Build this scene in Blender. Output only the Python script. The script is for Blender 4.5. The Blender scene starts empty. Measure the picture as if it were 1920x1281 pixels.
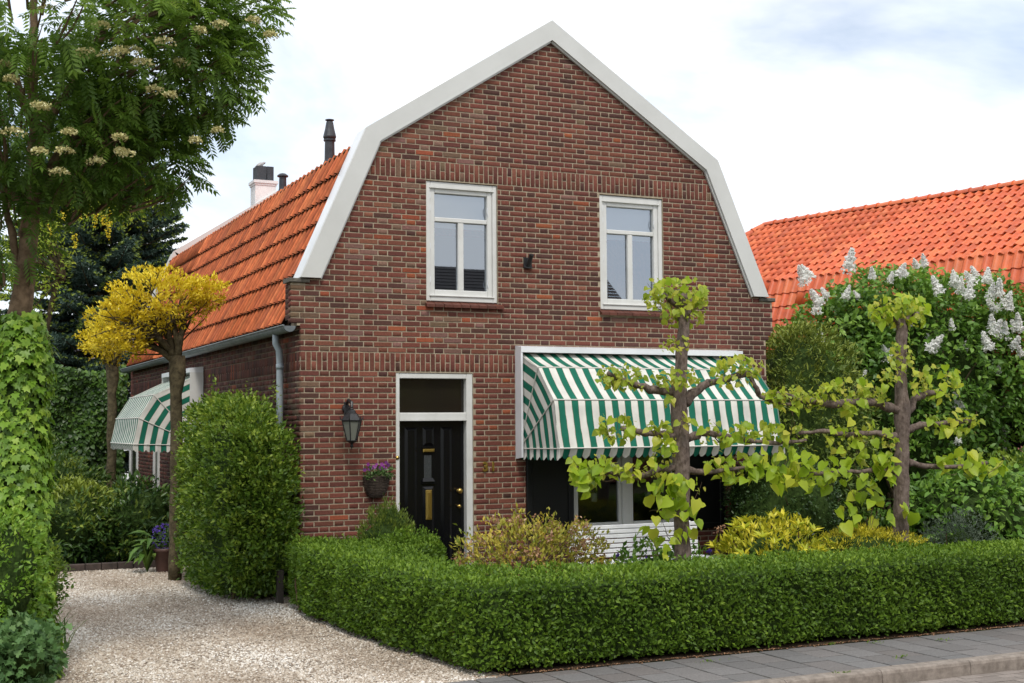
import bpy, math, random
import numpy as np
from mathutils import Vector, Matrix
from mathutils.geometry import tessellate_polygon

random.seed(7)
RNG = np.random.default_rng(7)
SC = bpy.context.scene
COL = SC.collection

# ------------------------------------------------------------------ camera
IW, IH = 1920.0, 1281.0
FPX, YAW, PIT, ROL = 2445.085, 0.437136, 0.0637798, -0.00684896
CAM = np.array([-4.03075, -14.2271, 1.9])
_fw = np.array([math.sin(YAW)*math.cos(PIT), math.cos(YAW)*math.cos(PIT), math.sin(PIT)])
_r = np.array([math.cos(YAW), -math.sin(YAW), 0.0])
_u = np.cross(_r, _fw)
RT = _r*math.cos(ROL) + _u*math.sin(ROL)
UP = -_r*math.sin(ROL) + _u*math.cos(ROL)
cd = bpy.data.cameras.new('camera')
cd.sensor_width = 36.0
cd.lens = FPX/IW*36.0
cd.clip_start = 0.1
cd.clip_end = 4000
cam = bpy.data.objects.new('camera', cd)
COL.objects.link(cam)
cam.matrix_world = Matrix(((RT[0], UP[0], -_fw[0], CAM[0]), (RT[1], UP[1], -_fw[1], CAM[1]),
                           (RT[2], UP[2], -_fw[2], CAM[2]), (0, 0, 0, 1)))
SC.camera = cam

def ray(u, v):
    return _fw*FPX + RT*(u-IW/2) + UP*(IH/2-v)
def at_y(u, v, y):
    d = ray(u, v); return CAM + d*((y-CAM[1])/d[1])
def at_x(u, v, x):
    d = ray(u, v); return CAM + d*((x-CAM[0])/d[0])
def at_z(u, v, z):
    d = ray(u, v); return CAM + d*((z-CAM[2])/d[2])
def pix(p):
    d = np.asarray(p, float)-CAM; w = d@_fw
    return IW/2+FPX*(d@RT)/w, IH/2-FPX*(d@UP)/w, w

# ------------------------------------------------------------------ world, sun, exposure
SUN_EL, SUN_AZ = math.radians(56), math.radians(200)     # azimuth: clockwise from +Y
w = bpy.data.worlds.new('World'); SC.world = w; w.use_nodes = True
nt = w.node_tree; nt.nodes.clear()
def N(t, typ, **k):
    n = t.nodes.new(typ)
    for a, b in k.items():
        setattr(n, a, b)
    return n
out = N(nt, 'ShaderNodeOutputWorld'); bg = N(nt, 'ShaderNodeBackground')
bg.inputs['Strength'].default_value = 0.10
sky = N(nt, 'ShaderNodeTexSky', sky_type='NISHITA', sun_disc=False)
sky.sun_elevation = SUN_EL; sky.sun_rotation = SUN_AZ
sky.air_density = 1.0; sky.dust_density = 0.4; sky.ozone_density = 1.2
tc = N(nt, 'ShaderNodeTexCoord')
sep = N(nt, 'ShaderNodeSeparateXYZ'); nt.links.new(tc.outputs['Generated'], sep.inputs[0])
zz = N(nt, 'ShaderNodeMath', operation='MAXIMUM'); nt.links.new(sep.outputs[2], zz.inputs[0]); zz.inputs[1].default_value = 0.0
za = N(nt, 'ShaderNodeMath', operation='ADD'); nt.links.new(zz.outputs[0], za.inputs[0]); za.inputs[1].default_value = 0.32
cx = N(nt, 'ShaderNodeMath', operation='DIVIDE'); nt.links.new(sep.outputs[0], cx.inputs[0]); nt.links.new(za.outputs[0], cx.inputs[1])
cy = N(nt, 'ShaderNodeMath', operation='DIVIDE'); nt.links.new(sep.outputs[1], cy.inputs[0]); nt.links.new(za.outputs[0], cy.inputs[1])
cmb = N(nt, 'ShaderNodeCombineXYZ'); nt.links.new(cx.outputs[0], cmb.inputs[0]); nt.links.new(cy.outputs[0], cmb.inputs[1])
cmb.inputs[2].default_value = 0.3
cn = N(nt, 'ShaderNodeTexNoise'); cn.inputs['Scale'].default_value = 1.15; cn.inputs['Detail'].default_value = 7
cn.inputs['Roughness'].default_value = 0.55; cn.inputs['Distortion'].default_value = 0.3
nt.links.new(cmb.outputs[0], cn.inputs['Vector'])
cr = N(nt, 'ShaderNodeValToRGB')
cr.color_ramp.elements[0].position = 0.36; cr.color_ramp.elements[0].color = (0.30, 0.30, 0.30, 1)
cr.color_ramp.elements[1].position = 0.52; cr.color_ramp.elements[1].color = (1, 1, 1, 1)
nt.links.new(cn.outputs['Fac'], cr.inputs[0])
cn2 = N(nt, 'ShaderNodeTexNoise'); cn2.inputs['Scale'].default_value = 2.6; cn2.inputs['Detail'].default_value = 5
nt.links.new(cmb.outputs[0], cn2.inputs['Vector'])
cr2 = N(nt, 'ShaderNodeValToRGB')
cr2.color_ramp.elements[0].position = 0.35; cr2.color_ramp.elements[0].color = (8.3, 8.95, 9.8, 1)
cr2.color_ramp.elements[1].position = 0.6; cr2.color_ramp.elements[1].color = (9.4, 9.55, 9.7, 1)
nt.links.new(cn2.outputs['Fac'], cr2.inputs[0])
mx = N(nt, 'ShaderNodeMix', data_type='RGBA')
nt.links.new(cr.outputs[0], mx.inputs[0]); nt.links.new(sky.outputs[0], mx.inputs[6]); nt.links.new(cr2.outputs[0], mx.inputs[7])
nt.links.new(mx.outputs[2], bg.inputs['Color']); nt.links.new(bg.outputs[0], out.inputs[0])

sl = bpy.data.lights.new('sun', 'SUN'); sl.energy = 1.5; sl.angle = math.radians(10); sl.color = (1.0, 0.95, 0.87)
sun = bpy.data.objects.new('sun', sl); COL.objects.link(sun)
sd = Vector((math.sin(SUN_AZ)*math.cos(SUN_EL), math.cos(SUN_AZ)*math.cos(SUN_EL), math.sin(SUN_EL)))
sun.rotation_euler = sd.to_track_quat('Z', 'Y').to_euler()
sun.location = (0, -20, 25)
SC.view_settings.view_transform = 'Standard'; SC.view_settings.look = 'None'
SC.view_settings.exposure = 0.55; SC.view_settings.gamma = 1.0
SC.view_settings.use_curve_mapping = False
SC.render.engine = 'CYCLES'
SC.cycles.max_bounces = 6; SC.cycles.diffuse_bounces = 4; SC.cycles.transparent_max_bounces = 8

# ------------------------------------------------------------------ materials
def mat(name, col=(.5, .5, .5), rough=.6, metal=0.0, spec=.5):
    m = bpy.data.materials.new(name); m.use_nodes = True
    b = m.node_tree.nodes['Principled BSDF']
    b.inputs['Base Color'].default_value = (*col, 1); b.inputs['Roughness'].default_value = rough
    b.inputs['Metallic'].default_value = metal; b.inputs['Specular IOR Level'].default_value = spec
    return m
def noisy(m, c0, c1, scale=20, detail=6, coord='Position', bump=0.0, bscale=None, p0=.35, p1=.65, stretch=None):
    t = m.node_tree; b = t.nodes['Principled BSDF']
    if coord == 'Position':
        g = N(t, 'ShaderNodeNewGeometry'); src = g.outputs['Position']
    else:
        g = N(t, 'ShaderNodeTexCoord'); src = g.outputs['Object']
    if stretch:
        mp = N(t, 'ShaderNodeMapping'); mp.inputs['Scale'].default_value = stretch
        t.links.new(src, mp.inputs[0]); src = mp.outputs[0]
    n = N(t, 'ShaderNodeTexNoise'); n.inputs['Scale'].default_value = scale; n.inputs['Detail'].default_value = detail
    n.inputs['Roughness'].default_value = .65
    t.links.new(src, n.inputs['Vector'])
    r = N(t, 'ShaderNodeValToRGB'); r.color_ramp.elements[0].position = p0; r.color_ramp.elements[1].position = p1
    r.color_ramp.elements[0].color = (*c0, 1); r.color_ramp.elements[1].color = (*c1, 1)
    t.links.new(n.outputs['Fac'], r.inputs[0]); t.links.new(r.outputs[0], b.inputs['Base Color'])
    if bump:
        n2 = N(t, 'ShaderNodeTexNoise'); n2.inputs['Scale'].default_value = bscale or scale*3; n2.inputs['Detail'].default_value = 4
        t.links.new(src, n2.inputs['Vector'])
        bp = N(t, 'ShaderNodeBump'); bp.inputs['Strength'].default_value = bump; bp.inputs['Distance'].default_value = .01
        t.links.new(n2.outputs['Fac'], bp.inputs['Height']); t.links.new(bp.outputs[0], b.inputs['Normal'])
    return m
def tint_noise(m, src_out, scale=60, lo=.7, hi=1.25, bump=.4, rough_in=None, stretch=None):
    """colour from src_out, varied by fine noise, with relief"""
    t = m.node_tree; b = t.nodes['Principled BSDF']
    g = N(t, 'ShaderNodeNewGeometry'); src = g.outputs['Position']
    if stretch:
        mp = N(t, 'ShaderNodeMapping'); mp.inputs['Scale'].default_value = stretch
        t.links.new(src, mp.inputs[0]); src = mp.outputs[0]
    n = N(t, 'ShaderNodeTexNoise'); n.inputs['Scale'].default_value = scale; n.inputs['Detail'].default_value = 5
    t.links.new(src, n.inputs['Vector'])
    mr = N(t, 'ShaderNodeMapRange'); mr.inputs[1].default_value = .3; mr.inputs[2].default_value = .7
    mr.inputs[3].default_value = lo; mr.inputs[4].default_value = hi
    t.links.new(n.outputs['Fac'], mr.inputs[0])
    vm = N(t, 'ShaderNodeVectorMath', operation='SCALE')
    t.links.new(src_out, vm.inputs[0]); t.links.new(mr.outputs[0], vm.inputs['Scale'])
    t.links.new(vm.outputs[0], b.inputs['Base Color'])
    if bump:
        bp = N(t, 'ShaderNodeBump'); bp.inputs['Strength'].default_value = bump; bp.inputs['Distance'].default_value = .006
        t.links.new(n.outputs['Fac'], bp.inputs['Height']); t.links.new(bp.outputs[0], b.inputs['Normal'])
    return vm
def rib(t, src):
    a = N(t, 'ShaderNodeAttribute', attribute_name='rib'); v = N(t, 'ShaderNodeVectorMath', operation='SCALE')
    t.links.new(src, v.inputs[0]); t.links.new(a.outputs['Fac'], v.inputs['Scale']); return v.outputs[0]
def objcol_mat(name, rough, scale, lo, hi, bump, spec=.3, stretch=None, ribs=False):
    m = mat(name, rough=rough, spec=spec); t = m.node_tree
    oi = N(t, 'ShaderNodeObjectInfo'); tint_noise(m, rib(t, oi.outputs['Color']) if ribs else oi.outputs['Color'], scale, lo, hi, bump, stretch=stretch); return m
def attr_mat(name, rough, scale, lo, hi, bump, spec=.3, stretch=None, ribs=False):
    m = mat(name, rough=rough, spec=spec); t = m.node_tree
    a = N(t, 'ShaderNodeAttribute', attribute_name='pc'); tint_noise(m, rib(t, a.outputs['Color']) if ribs else a.outputs['Color'], scale, lo, hi, bump, stretch=stretch); return m
def leaf_mat(name, c0, c1, c2=None, rough=.45, trans=.35, objrand=False, spec=.35):
    """leaf: colour from the leaf's own tint value, thin and letting light through"""
    m = bpy.data.materials.new(name); m.use_nodes = True; t = m.node_tree
    b = t.nodes['Principled BSDF']; o = t.nodes['Material Output']
    if objrand:
        a = N(t, 'ShaderNodeObjectInfo'); fac = a.outputs['Random']
    else:
        a = N(t, 'ShaderNodeAttribute', attribute_name='tint'); fac = a.outputs['Fac']
    r = N(t, 'ShaderNodeValToRGB'); r.color_ramp.elements[0].position = 0; r.color_ramp.elements[0].color = (*c0, 1)
    r.color_ramp.elements[1].position = 1.0 if c2 is None else .6; r.color_ramp.elements[1].color = (*c1, 1)
    if c2 is not None:
        e = r.color_ramp.elements.new(1.0); e.color = (*c2, 1)
    t.links.new(fac, r.inputs[0])
    t.links.new(r.outputs[0], b.inputs['Base Color']); b.inputs['Roughness'].default_value = rough
    b.inputs['Specular IOR Level'].default_value = spec
    tr = N(t, 'ShaderNodeBsdfTranslucent'); t.links.new(r.outputs[0], tr.inputs['Color'])
    ms = N(t, 'ShaderNodeMixShader'); ms.inputs[0].default_value = trans
    t.links.new(b.outputs[0], ms.inputs[1]); t.links.new(tr.outputs[0], ms.inputs[2]); t.links.new(ms.outputs[0], o.inputs['Surface'])
    return m

M = {}
M['brick1'] = objcol_mat('brick_clay', .85, 45, .78, 1.22, .5)
M['brickN'] = attr_mat('brick_clay_courses', .85, 45, .78, 1.22, .5)
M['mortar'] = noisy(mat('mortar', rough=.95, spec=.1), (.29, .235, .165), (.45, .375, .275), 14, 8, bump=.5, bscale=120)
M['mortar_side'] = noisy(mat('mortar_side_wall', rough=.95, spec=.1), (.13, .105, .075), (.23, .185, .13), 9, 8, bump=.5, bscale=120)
M['white'] = noisy(mat('white_paint', rough=.38), (.60, .595, .565), (.68, .675, .65), 3, 5)
M['board'] = noisy(mat('bargeboard_paint', rough=.4), (.56, .56, .535), (.62, .62, .595), 1.2, 5)
M['alu'] = noisy(mat('white_aluminium', rough=.35), (.66, .68, .70), (.76, .77, .79), 2, 4)
M['black'] = mat('black_gloss_paint', (.004, .004, .005), .2, spec=.3)
M['shutter'] = mat('black_shutter_paint', (.006, .0065, .0065), .5, spec=.3)
M['iron'] = noisy(mat('black_iron', rough=.42), (.008, .008, .009), (.022, .022, .024), 40, 4, bump=.2)
M['brass'] = mat('brass', (.62, .42, .12), .3, 1.0)
M['stone'] = noisy(mat('weathered_stone', rough=.9), (.06, .055, .045), (.16, .145, .12), 18, 8, bump=.6)
M['zinc'] = noisy(mat('zinc', rough=.45), (.10, .115, .12), (.17, .19, .2), 6, 5, bump=.05)
M['pipe'] = noisy(mat('grey_pipe', rough=.45), (.30, .35, .38), (.38, .43, .46), 5, 5)
M['plastic'] = noisy(mat('flue_plastic', rough=.5), (.018, .022, .028), (.04, .045, .052), 7, 4)
M['plaster'] = noisy(mat('white_plaster', rough=.8), (.66, .66, .66), (.8, .8, .79), 4, 6, bump=.2)
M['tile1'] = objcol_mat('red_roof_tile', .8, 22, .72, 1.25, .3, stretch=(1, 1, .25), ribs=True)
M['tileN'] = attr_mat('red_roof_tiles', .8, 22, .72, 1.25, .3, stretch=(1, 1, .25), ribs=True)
M['moss'] = noisy(mat('mossy_shadow_tile_edge', rough=.95, spec=.1), (.035, .026, .016), (.10, .06, .03), 30, 6, bump=.6)  # moss, with the shadow line between tile rows put into its colour
M['otile1'] = objcol_mat('orange_roof_tile', .42, 9, .85, 1.12, .15, spec=.45)
M['otileN'] = attr_mat('orange_roof_tiles', .42, 9, .85, 1.12, .15, spec=.45)
M['soil'] = noisy(mat('garden_soil', rough=1, spec=.05), (.03, .021, .014), (.075, .052, .034), 9, 9, bump=.8, bscale=60)
M['paver1'] = objcol_mat('concrete_paving_tile', .9, 70, .82, 1.15, .35)
M['kerb'] = noisy(mat('kerb_concrete', rough=.92), (.17, .14, .115), (.30, .255, .215), 16, 9, bump=.5, bscale=160)
M['sill'] = objcol_mat('sill_tile', .5, 30, .8, 1.2, .2)
M['interior'] = mat('room_plaster', (.35, .33, .3), .9)
M['wood_floor'] = mat('room_floor', (.12, .08, .05), .7)
M['blind'] = mat('roller_blind', (.75, .75, .74), .8)
M['wicker'] = noisy(mat('wicker', rough=.85), (.03, .021, .016), (.10, .07, .052), 60, 4, bump=.9, bscale=120, stretch=(1, 1, 3))
M['terracotta'] = noisy(mat('brown_pot', rough=.6), (.05, .022, .016), (.085, .04, .03), 8, 4)
M['post'] = noisy(mat('dark_wood', rough=.9), (.025, .02, .016), (.06, .05, .04), 12, 6, stretch=(1, 1, .15))
M['bark_lime'] = noisy(mat('lime_bark', rough=.95, spec=.1), (.085, .062, .05), (.22, .17, .145), 26, 9, bump=.9, bscale=55, stretch=(1, 1, .55))
M['bark_dark'] = noisy(mat('mossy_bark', rough=.95, spec=.1), (.045, .036, .022), (.13, .105, .06), 16, 9, bump=.9, bscale=50)
M['bark_rowan'] = noisy(mat('rowan_bark', rough=.9, spec=.15), (.09, .06, .035), (.22, .15, .09), 14, 8, bump=.6, bscale=40)
M['twig'] = noisy(mat('twig', rough=.9, spec=.1), (.075, .05, .032), (.17, .12, .075), 20, 4)
M['stem_green'] = mat('green_stem', (.10, .16, .05), .6)

def glass_mat(name, refl, tint=(1, 1, 1)):
    m = bpy.data.materials.new(name); m.use_nodes = True; t = m.node_tree; t.nodes.clear()
    o = N(t, 'ShaderNodeOutputMaterial'); tr = N(t, 'ShaderNodeBsdfTransparent'); gl = N(t, 'ShaderNodeBsdfGlossy')
    tr.inputs[0].default_value = (.72*tint[0], .74*tint[1], .74*tint[2], 1)
    gl.inputs['Roughness'].default_value = .012; gl.inputs['Color'].default_value = (.82, .90, 1.0, 1)
    fr = N(t, 'ShaderNodeFresnel'); fr.inputs[0].default_value = 1.55
    ad = N(t, 'ShaderNodeMath', operation='ADD'); ad.inputs[1].default_value = refl; ad.use_clamp = True
    t.links.new(fr.outputs[0], ad.inputs[0])
    ms = N(t, 'ShaderNodeMixShader'); t.links.new(ad.outputs[0], ms.inputs[0])
    t.links.new(tr.outputs[0], ms.inputs[1]); t.links.new(gl.outputs[0], ms.inputs[2]); t.links.new(ms.outputs[0], o.inputs[0])
    return m
M['glass'] = glass_mat('window_glass', .26)
M['glass_low'] = glass_mat('clear_glass', .05)
M['glass_dark'] = mat('dark_patterned_glass', (.012, .010, .007), .16, spec=.6)
M['lampglass'] = mat('lantern_glass', (.17, .175, .15), .3)

def fabric_mat():
    m = mat('striped_canvas', rough=.75, spec=.2); t = m.node_tree; b = t.nodes['Principled BSDF']
    a = N(t, 'ShaderNodeAttribute', attribute_name='stripe')
    fr = N(t, 'ShaderNodeMath', operation='FRACT'); t.links.new(a.outputs['Fac'], fr.inputs[0])
    r = N(t, 'ShaderNodeValToRGB'); r.color_ramp.interpolation = 'CONSTANT'
    W, G, S = (.74, .72, .66, 1), (.012, .155, .098, 1), (.22, .19, .12, 1)
    e = r.color_ramp.elements; e[0].position = 0; e[0].color = S
    e[1].position = .025; e[1].color = G
    for p, c in ((.475, S), (.50, W)):
        q = e.new(p); q.color = c
    t.links.new(fr.outputs[0], r.inputs[0])
    g = N(t, 'ShaderNodeNewGeometry'); n = N(t, 'ShaderNodeTexNoise'); n.inputs['Scale'].default_value = 5; n.inputs['Detail'].default_value = 6
    t.links.new(g.outputs['Position'], n.inputs['Vector'])
    mr = N(t, 'ShaderNodeMapRange'); mr.inputs[1].default_value = .3; mr.inputs[2].default_value = .7; mr.inputs[3].default_value = .84; mr.inputs[4].default_value = 1.06
    t.links.new(n.outputs['Fac'], mr.inputs[0])
    vm = N(t, 'ShaderNodeVectorMath', operation='SCALE'); t.links.new(r.outputs[0], vm.inputs[0]); t.links.new(mr.outputs[0], vm.inputs['Scale'])
    t.links.new(vm.outputs[0], b.inputs['Base Color'])
    tr = N(t, 'ShaderNodeBsdfTranslucent'); t.links.new(vm.outputs[0], tr.inputs['Color'])
    ms = N(t, 'ShaderNodeMixShader'); ms.inputs[0].default_value = .12; o = t.nodes['Material Output']
    t.links.new(b.outputs[0], ms.inputs[1]); t.links.new(tr.outputs[0], ms.inputs[2]); t.links.new(ms.outputs[0], o.inputs['Surface'])
    return m
M['fabric'] = fabric_mat()
M['seam'] = mat('canvas_seam', (.62, .60, .55), .8)

def gravel_mat():
    m = mat('gravel_bed', rough=.95, spec=.15); t = m.node_tree; b = t.nodes['Principled BSDF']
    g = N(t, 'ShaderNodeNewGeometry')
    v = N(t, 'ShaderNodeTexVoronoi'); v.inputs['Scale'].default_value = 46
    t.links.new(g.outputs['Position'], v.inputs['Vector'])
    sp = N(t, 'ShaderNodeSeparateColor'); t.links.new(v.outputs['Color'], sp.inputs[0])
    r = N(t, 'ShaderNodeValToRGB'); e = r.color_ramp.elements
    e[0].position = 0; e[0].color = (.18, .125, .085, 1); e[1].position = 1; e[1].color = (.58, .51, .43, 1)
    q = e.new(.5); q.color = (.38, .305, .235, 1)
    t.links.new(sp.outputs[0], r.inputs[0])
    n = N(t, 'ShaderNodeTexNoise'); n.inputs['Scale'].default_value = 1.1; n.inputs['Detail'].default_value = 6
    t.links.new(g.outputs['Position'], n.inputs['Vector'])
    mr = N(t, 'ShaderNodeMapRange'); mr.inputs[1].default_value = .35; mr.inputs[2].default_value = .65; mr.inputs[3].default_value = .62; mr.inputs[4].default_value = 1.1
    t.links.new(n.outputs['Fac'], mr.inputs[0])
    vm = N(t, 'ShaderNodeVectorMath', operation='SCALE'); t.links.new(r.outputs[0], vm.inputs[0]); t.links.new(mr.outputs[0], vm.inputs['Scale'])
    t.links.new(vm.outputs[0], b.inputs['Base Color'])
    bp = N(t, 'ShaderNodeBump'); bp.inputs['Strength'].default_value = .9; bp.inputs['Distance'].default_value = .012; bp.invert = True
    t.links.new(v.outputs['Distance'], bp.inputs['Height']); t.links.new(bp.outputs[0], b.inputs['Normal'])
    return m
M['gravel'] = gravel_mat()
M['pebble'] = leaf_mat('pebble', (.22, .16, .11), (.51, .435, .35), (.80, .755, .69), .8, 0.0, spec=.25)

# ------------------------------------------------------------------ object helpers
def link(o, parent=None):
    COL.objects.link(o)
    if parent is not None:
        o.parent = parent
        if parent.type == 'EMPTY':
            o.matrix_parent_inverse = Matrix.Translation(-Vector(parent.location))
    return o
def tag(o, label=None, cat=None, group=None, kind=None):
    if label: o['label'] = label
    if cat: o['category'] = cat
    if group: o['group'] = group
    if kind: o['kind'] = kind
    return o
def thing(name, loc, label, cat, group=None):
    o = bpy.data.objects.new(name, None); o.empty_display_size = .2; o.location = loc
    COL.objects.link(o); return tag(o, label, cat, group)

class MB:
    def __init__(s): s.v = []; s.f = []; s.mi = []; s.cur = 0
    def add(s, vs, fs):
        o = len(s.v); s.v += [tuple(map(float, p)) for p in vs]
        for f in fs: s.f.append(tuple(i+o for i in f)); s.mi.append(s.cur)
        return s
    def box(s, x0, x1, y0, y1, z0, z1):
        vs = [(x0, y0, z0), (x1, y0, z0), (x1, y1, z0), (x0, y1, z0), (x0, y0, z1), (x1, y0, z1), (x1, y1, z1), (x0, y1, z1)]
        return s.add(vs, [(0, 3, 2, 1), (4, 5, 6, 7), (0, 1, 5, 4), (1, 2, 6, 5), (2, 3, 7, 6), (3, 0, 4, 7)])
    def cbox(s, x0, x1, y0, y1, z0, z1, c=.004):
        """box whose front (low y) edges are chamfered"""
        vs = [(x0+c, y0, z0+c), (x1-c, y0, z0+c), (x1-c, y0, z1-c), (x0+c, y0, z1-c),
              (x0, y0+c, z0), (x1, y0+c, z0), (x1, y0+c, z1), (x0, y0+c, z1),
              (x0, y1, z0), (x1, y1, z0), (x1, y1, z1), (x0, y1, z1)]
        fs = [(0, 1, 2, 3)]
        for a in (0, 4):
            for i in range(4):
                j = (i+1) % 4; fs.append((a+i, a+4+i, a+4+j, a+j))
        fs.append((8, 11, 10, 9))
        return s.add(vs, fs)
    def prism(s, poly, y0, y1):
        """polygon in x,z pulled along y"""
        n = len(poly)
        vs = [(x, y0, z) for x, z in poly] + [(x, y1, z) for x, z in poly]
        fs = [tuple(range(n)), tuple(range(2*n-1, n-1, -1))]
        for i in range(n):
            j = (i+1) % n; fs.append((i, n+i, n+j, j))
        return s.add(vs, fs)
    def tube(s, pts, rad, n=8, cap=True):
        P = [np.array(p, float) for p in pts]
        if not hasattr(rad, '__len__'): rad = [rad]*len(P)
        T = []
        for i in range(len(P)):
            d = P[min(i+1, len(P)-1)]-P[max(i-1, 0)]; T.append(d/(np.linalg.norm(d)+1e-9))
        a = np.array([0, 0, 1.]) if abs(T[0][2]) < .9 else np.array([1., 0, 0])
        nrm = np.cross(T[0], a); nrm /= np.linalg.norm(nrm)
        vs = []
        for i, p in enumerate(P):
            nrm = nrm-T[i]*(nrm@T[i]); nrm /= (np.linalg.norm(nrm)+1e-9); b = np.cross(T[i], nrm)
            for k in range(n):
                t = 2*math.pi*k/n; vs.append(p+rad[i]*(math.cos(t)*nrm+math.sin(t)*b))
        fs = []
        for i in range(len(P)-1):
            for k in range(n):
                k2 = (k+1) % n; fs.append((i*n+k, i*n+k2, (i+1)*n+k2, (i+1)*n+k))
        if cap:
            fs.append(tuple(range(n-1, -1, -1))); fs.append(tuple((len(P)-1)*n+k for k in range(n)))
        return s.add(vs, fs)
    def lathe(s, prof, c, n=12, axis='z'):
        vs = []; fs = []
        for r, h in prof:
            for k in range(n):
                t = 2*math.pi*k/n
                if axis == 'z': vs.append((c[0]+r*math.cos(t), c[1]+r*math.sin(t), c[2]+h))
                else: vs.append((c[0]+r*math.cos(t), c[1]-h, c[2]+r*math.sin(t)))
        for i in range(len(prof)-1):
            for k in range(n):
                k2 = (k+1) % n; fs.append((i*n+k, i*n+k2, (i+1)*n+k2, (i+1)*n+k))
        fs.append(tuple(range(n-1, -1, -1))); fs.append(tuple((len(prof)-1)*n+k for k in range(n)))
        return s.add(vs, fs)
    def mesh(s, name, mats, smooth=False):
        me = bpy.data.meshes.new(name); me.from_pydata(s.v, [], s.f)
        for m in (mats if isinstance(mats, (list, tuple)) else [mats]): me.materials.append(m)
        if any(s.mi): me.polygons.foreach_set('material_index', s.mi)
        if smooth: me.polygons.foreach_set('use_smooth', [True]*len(s.f))
        me.update(); return me
    def build(s, name, mats, parent=None, smooth=False):
        return link(bpy.data.objects.new(name, s.mesh(name, mats, smooth)), parent)

def np_mesh(name, V, F, mats, attrs=None, mi=None, smooth=False):
    """V (n,3), F (m,k) arrays -> mesh; attrs: name -> (n,) floats or (n,3) colours on points"""
    me = bpy.data.meshes.new(name); V = np.asarray(V, np.float32); F = np.asarray(F, np.int32); k = F.shape[1]
    me.vertices.add(len(V)); me.vertices.foreach_set('co', V.ravel())
    me.loops.add(F.size); me.loops.foreach_set('vertex_index', F.ravel())
    me.polygons.add(len(F)); me.polygons.foreach_set('loop_start', np.arange(len(F), dtype=np.int32)*k)
    me.polygons.foreach_set('loop_total', np.full(len(F), k, np.int32))
    for m in (mats if isinstance(mats, (list, tuple)) else [mats]): me.materials.append(m)
    if mi is not None: me.polygons.foreach_set('material_index', np.asarray(mi, np.int32))
    if smooth: me.polygons.foreach_set('use_smooth', np.ones(len(F), bool))
    for nm, a in (attrs or {}).items():
        a = np.asarray(a, np.float32)
        if a.ndim == 1:
            at = me.attributes.new(nm, 'FLOAT', 'POINT'); at.data.foreach_set('value', a)
        else:
            at = me.attributes.new(nm, 'FLOAT_COLOR', 'POINT')
            at.data.foreach_set('color', np.concatenate([a, np.ones((len(a), 1), np.float32)], 1).ravel())
    me.update(calc_edges=True); me.validate(); return me
def nrm(a):
    return a/(np.linalg.norm(a, axis=-1, keepdims=True)+1e-9)
def scatter(T, TF, P, D, Nn, L, W, tint):
    """copies of template T (x width, y length, z normal) at P along D, facing Nn -> V, F, tint per vertex"""
    T = np.asarray(T, float); TF = np.asarray(TF, int); n = len(P); k = len(T)
    D = nrm(D); X = nrm(np.cross(D, Nn)); Z = np.cross(X, D)
    L = np.broadcast_to(L, (n,)); W = np.broadcast_to(W, (n,))
    V = (P[:, None, :] + T[None, :, 0, None]*W[:, None, None]*X[:, None, :] + T[None, :, 1, None]*L[:, None, None]*D[:, None, :]
         + T[None, :, 2, None]*L[:, None, None]*Z[:, None, :])
    F = (TF[None]+(np.arange(n)*k)[:, None, None]).reshape(-1, TF.shape[1])
    return V.reshape(-1, 3), F, np.repeat(np.broadcast_to(tint, (n,)), k)
def leaves_obj(name, parts, mats, parent=None):
    """parts: list of scatter() results -> one mesh"""
    Vs, Fs, Ts, o = [], [], [], 0
    for V, F, t in parts:
        Vs.append(V); Fs.append(F+o); Ts.append(t); o += len(V)
    me = np_mesh(name, np.concatenate(Vs), np.concatenate(Fs), mats, {'tint': np.concatenate(Ts)})
    return link(bpy.data.objects.new(name, me), parent)
def rdir(n):
    return nrm(RNG.normal(size=(n, 3)))

# leaf templates
LEAF = ([(0, 0, 0), (.5, .42, .10), (0, 1, -.06), (-.5, .42, .10)], [(0, 1, 2), (0, 2, 3)])
HEART = ([(0, 0, 0), (.30, -.09, .03), (.50, .20, .06), (.40, .55, .03), (0, 1, -.12), (-.40, .55, .03), (-.50, .20, .06), (-.30, -.09, .03), (0, .5, -.02)],
         [(0, 1, 2), (0, 2, 8), (8, 2, 3), (8, 3, 4), (8, 4, 5), (8, 5, 6), (0, 8, 6), (0, 6, 7)])
IVY = ([(0, .1, 0), (.22, -.05, 0), (.5, .12, .02), (.33, .38, .03), (.42, .66, .02), (.17, .64, .03), (0, 1, -.08), (-.17, .64, .03), (-.42, .66, .02), (-.33, .38, .03), (-.5, .12, .02), (-.22, -.05, 0)],
       [(0, 1, 2), (0, 2, 3), (0, 3, 4), (0, 4, 5), (0, 5, 6), (0, 6, 7), (0, 7, 8), (0, 8, 9), (0, 9, 10), (0, 10, 11)])
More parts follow.
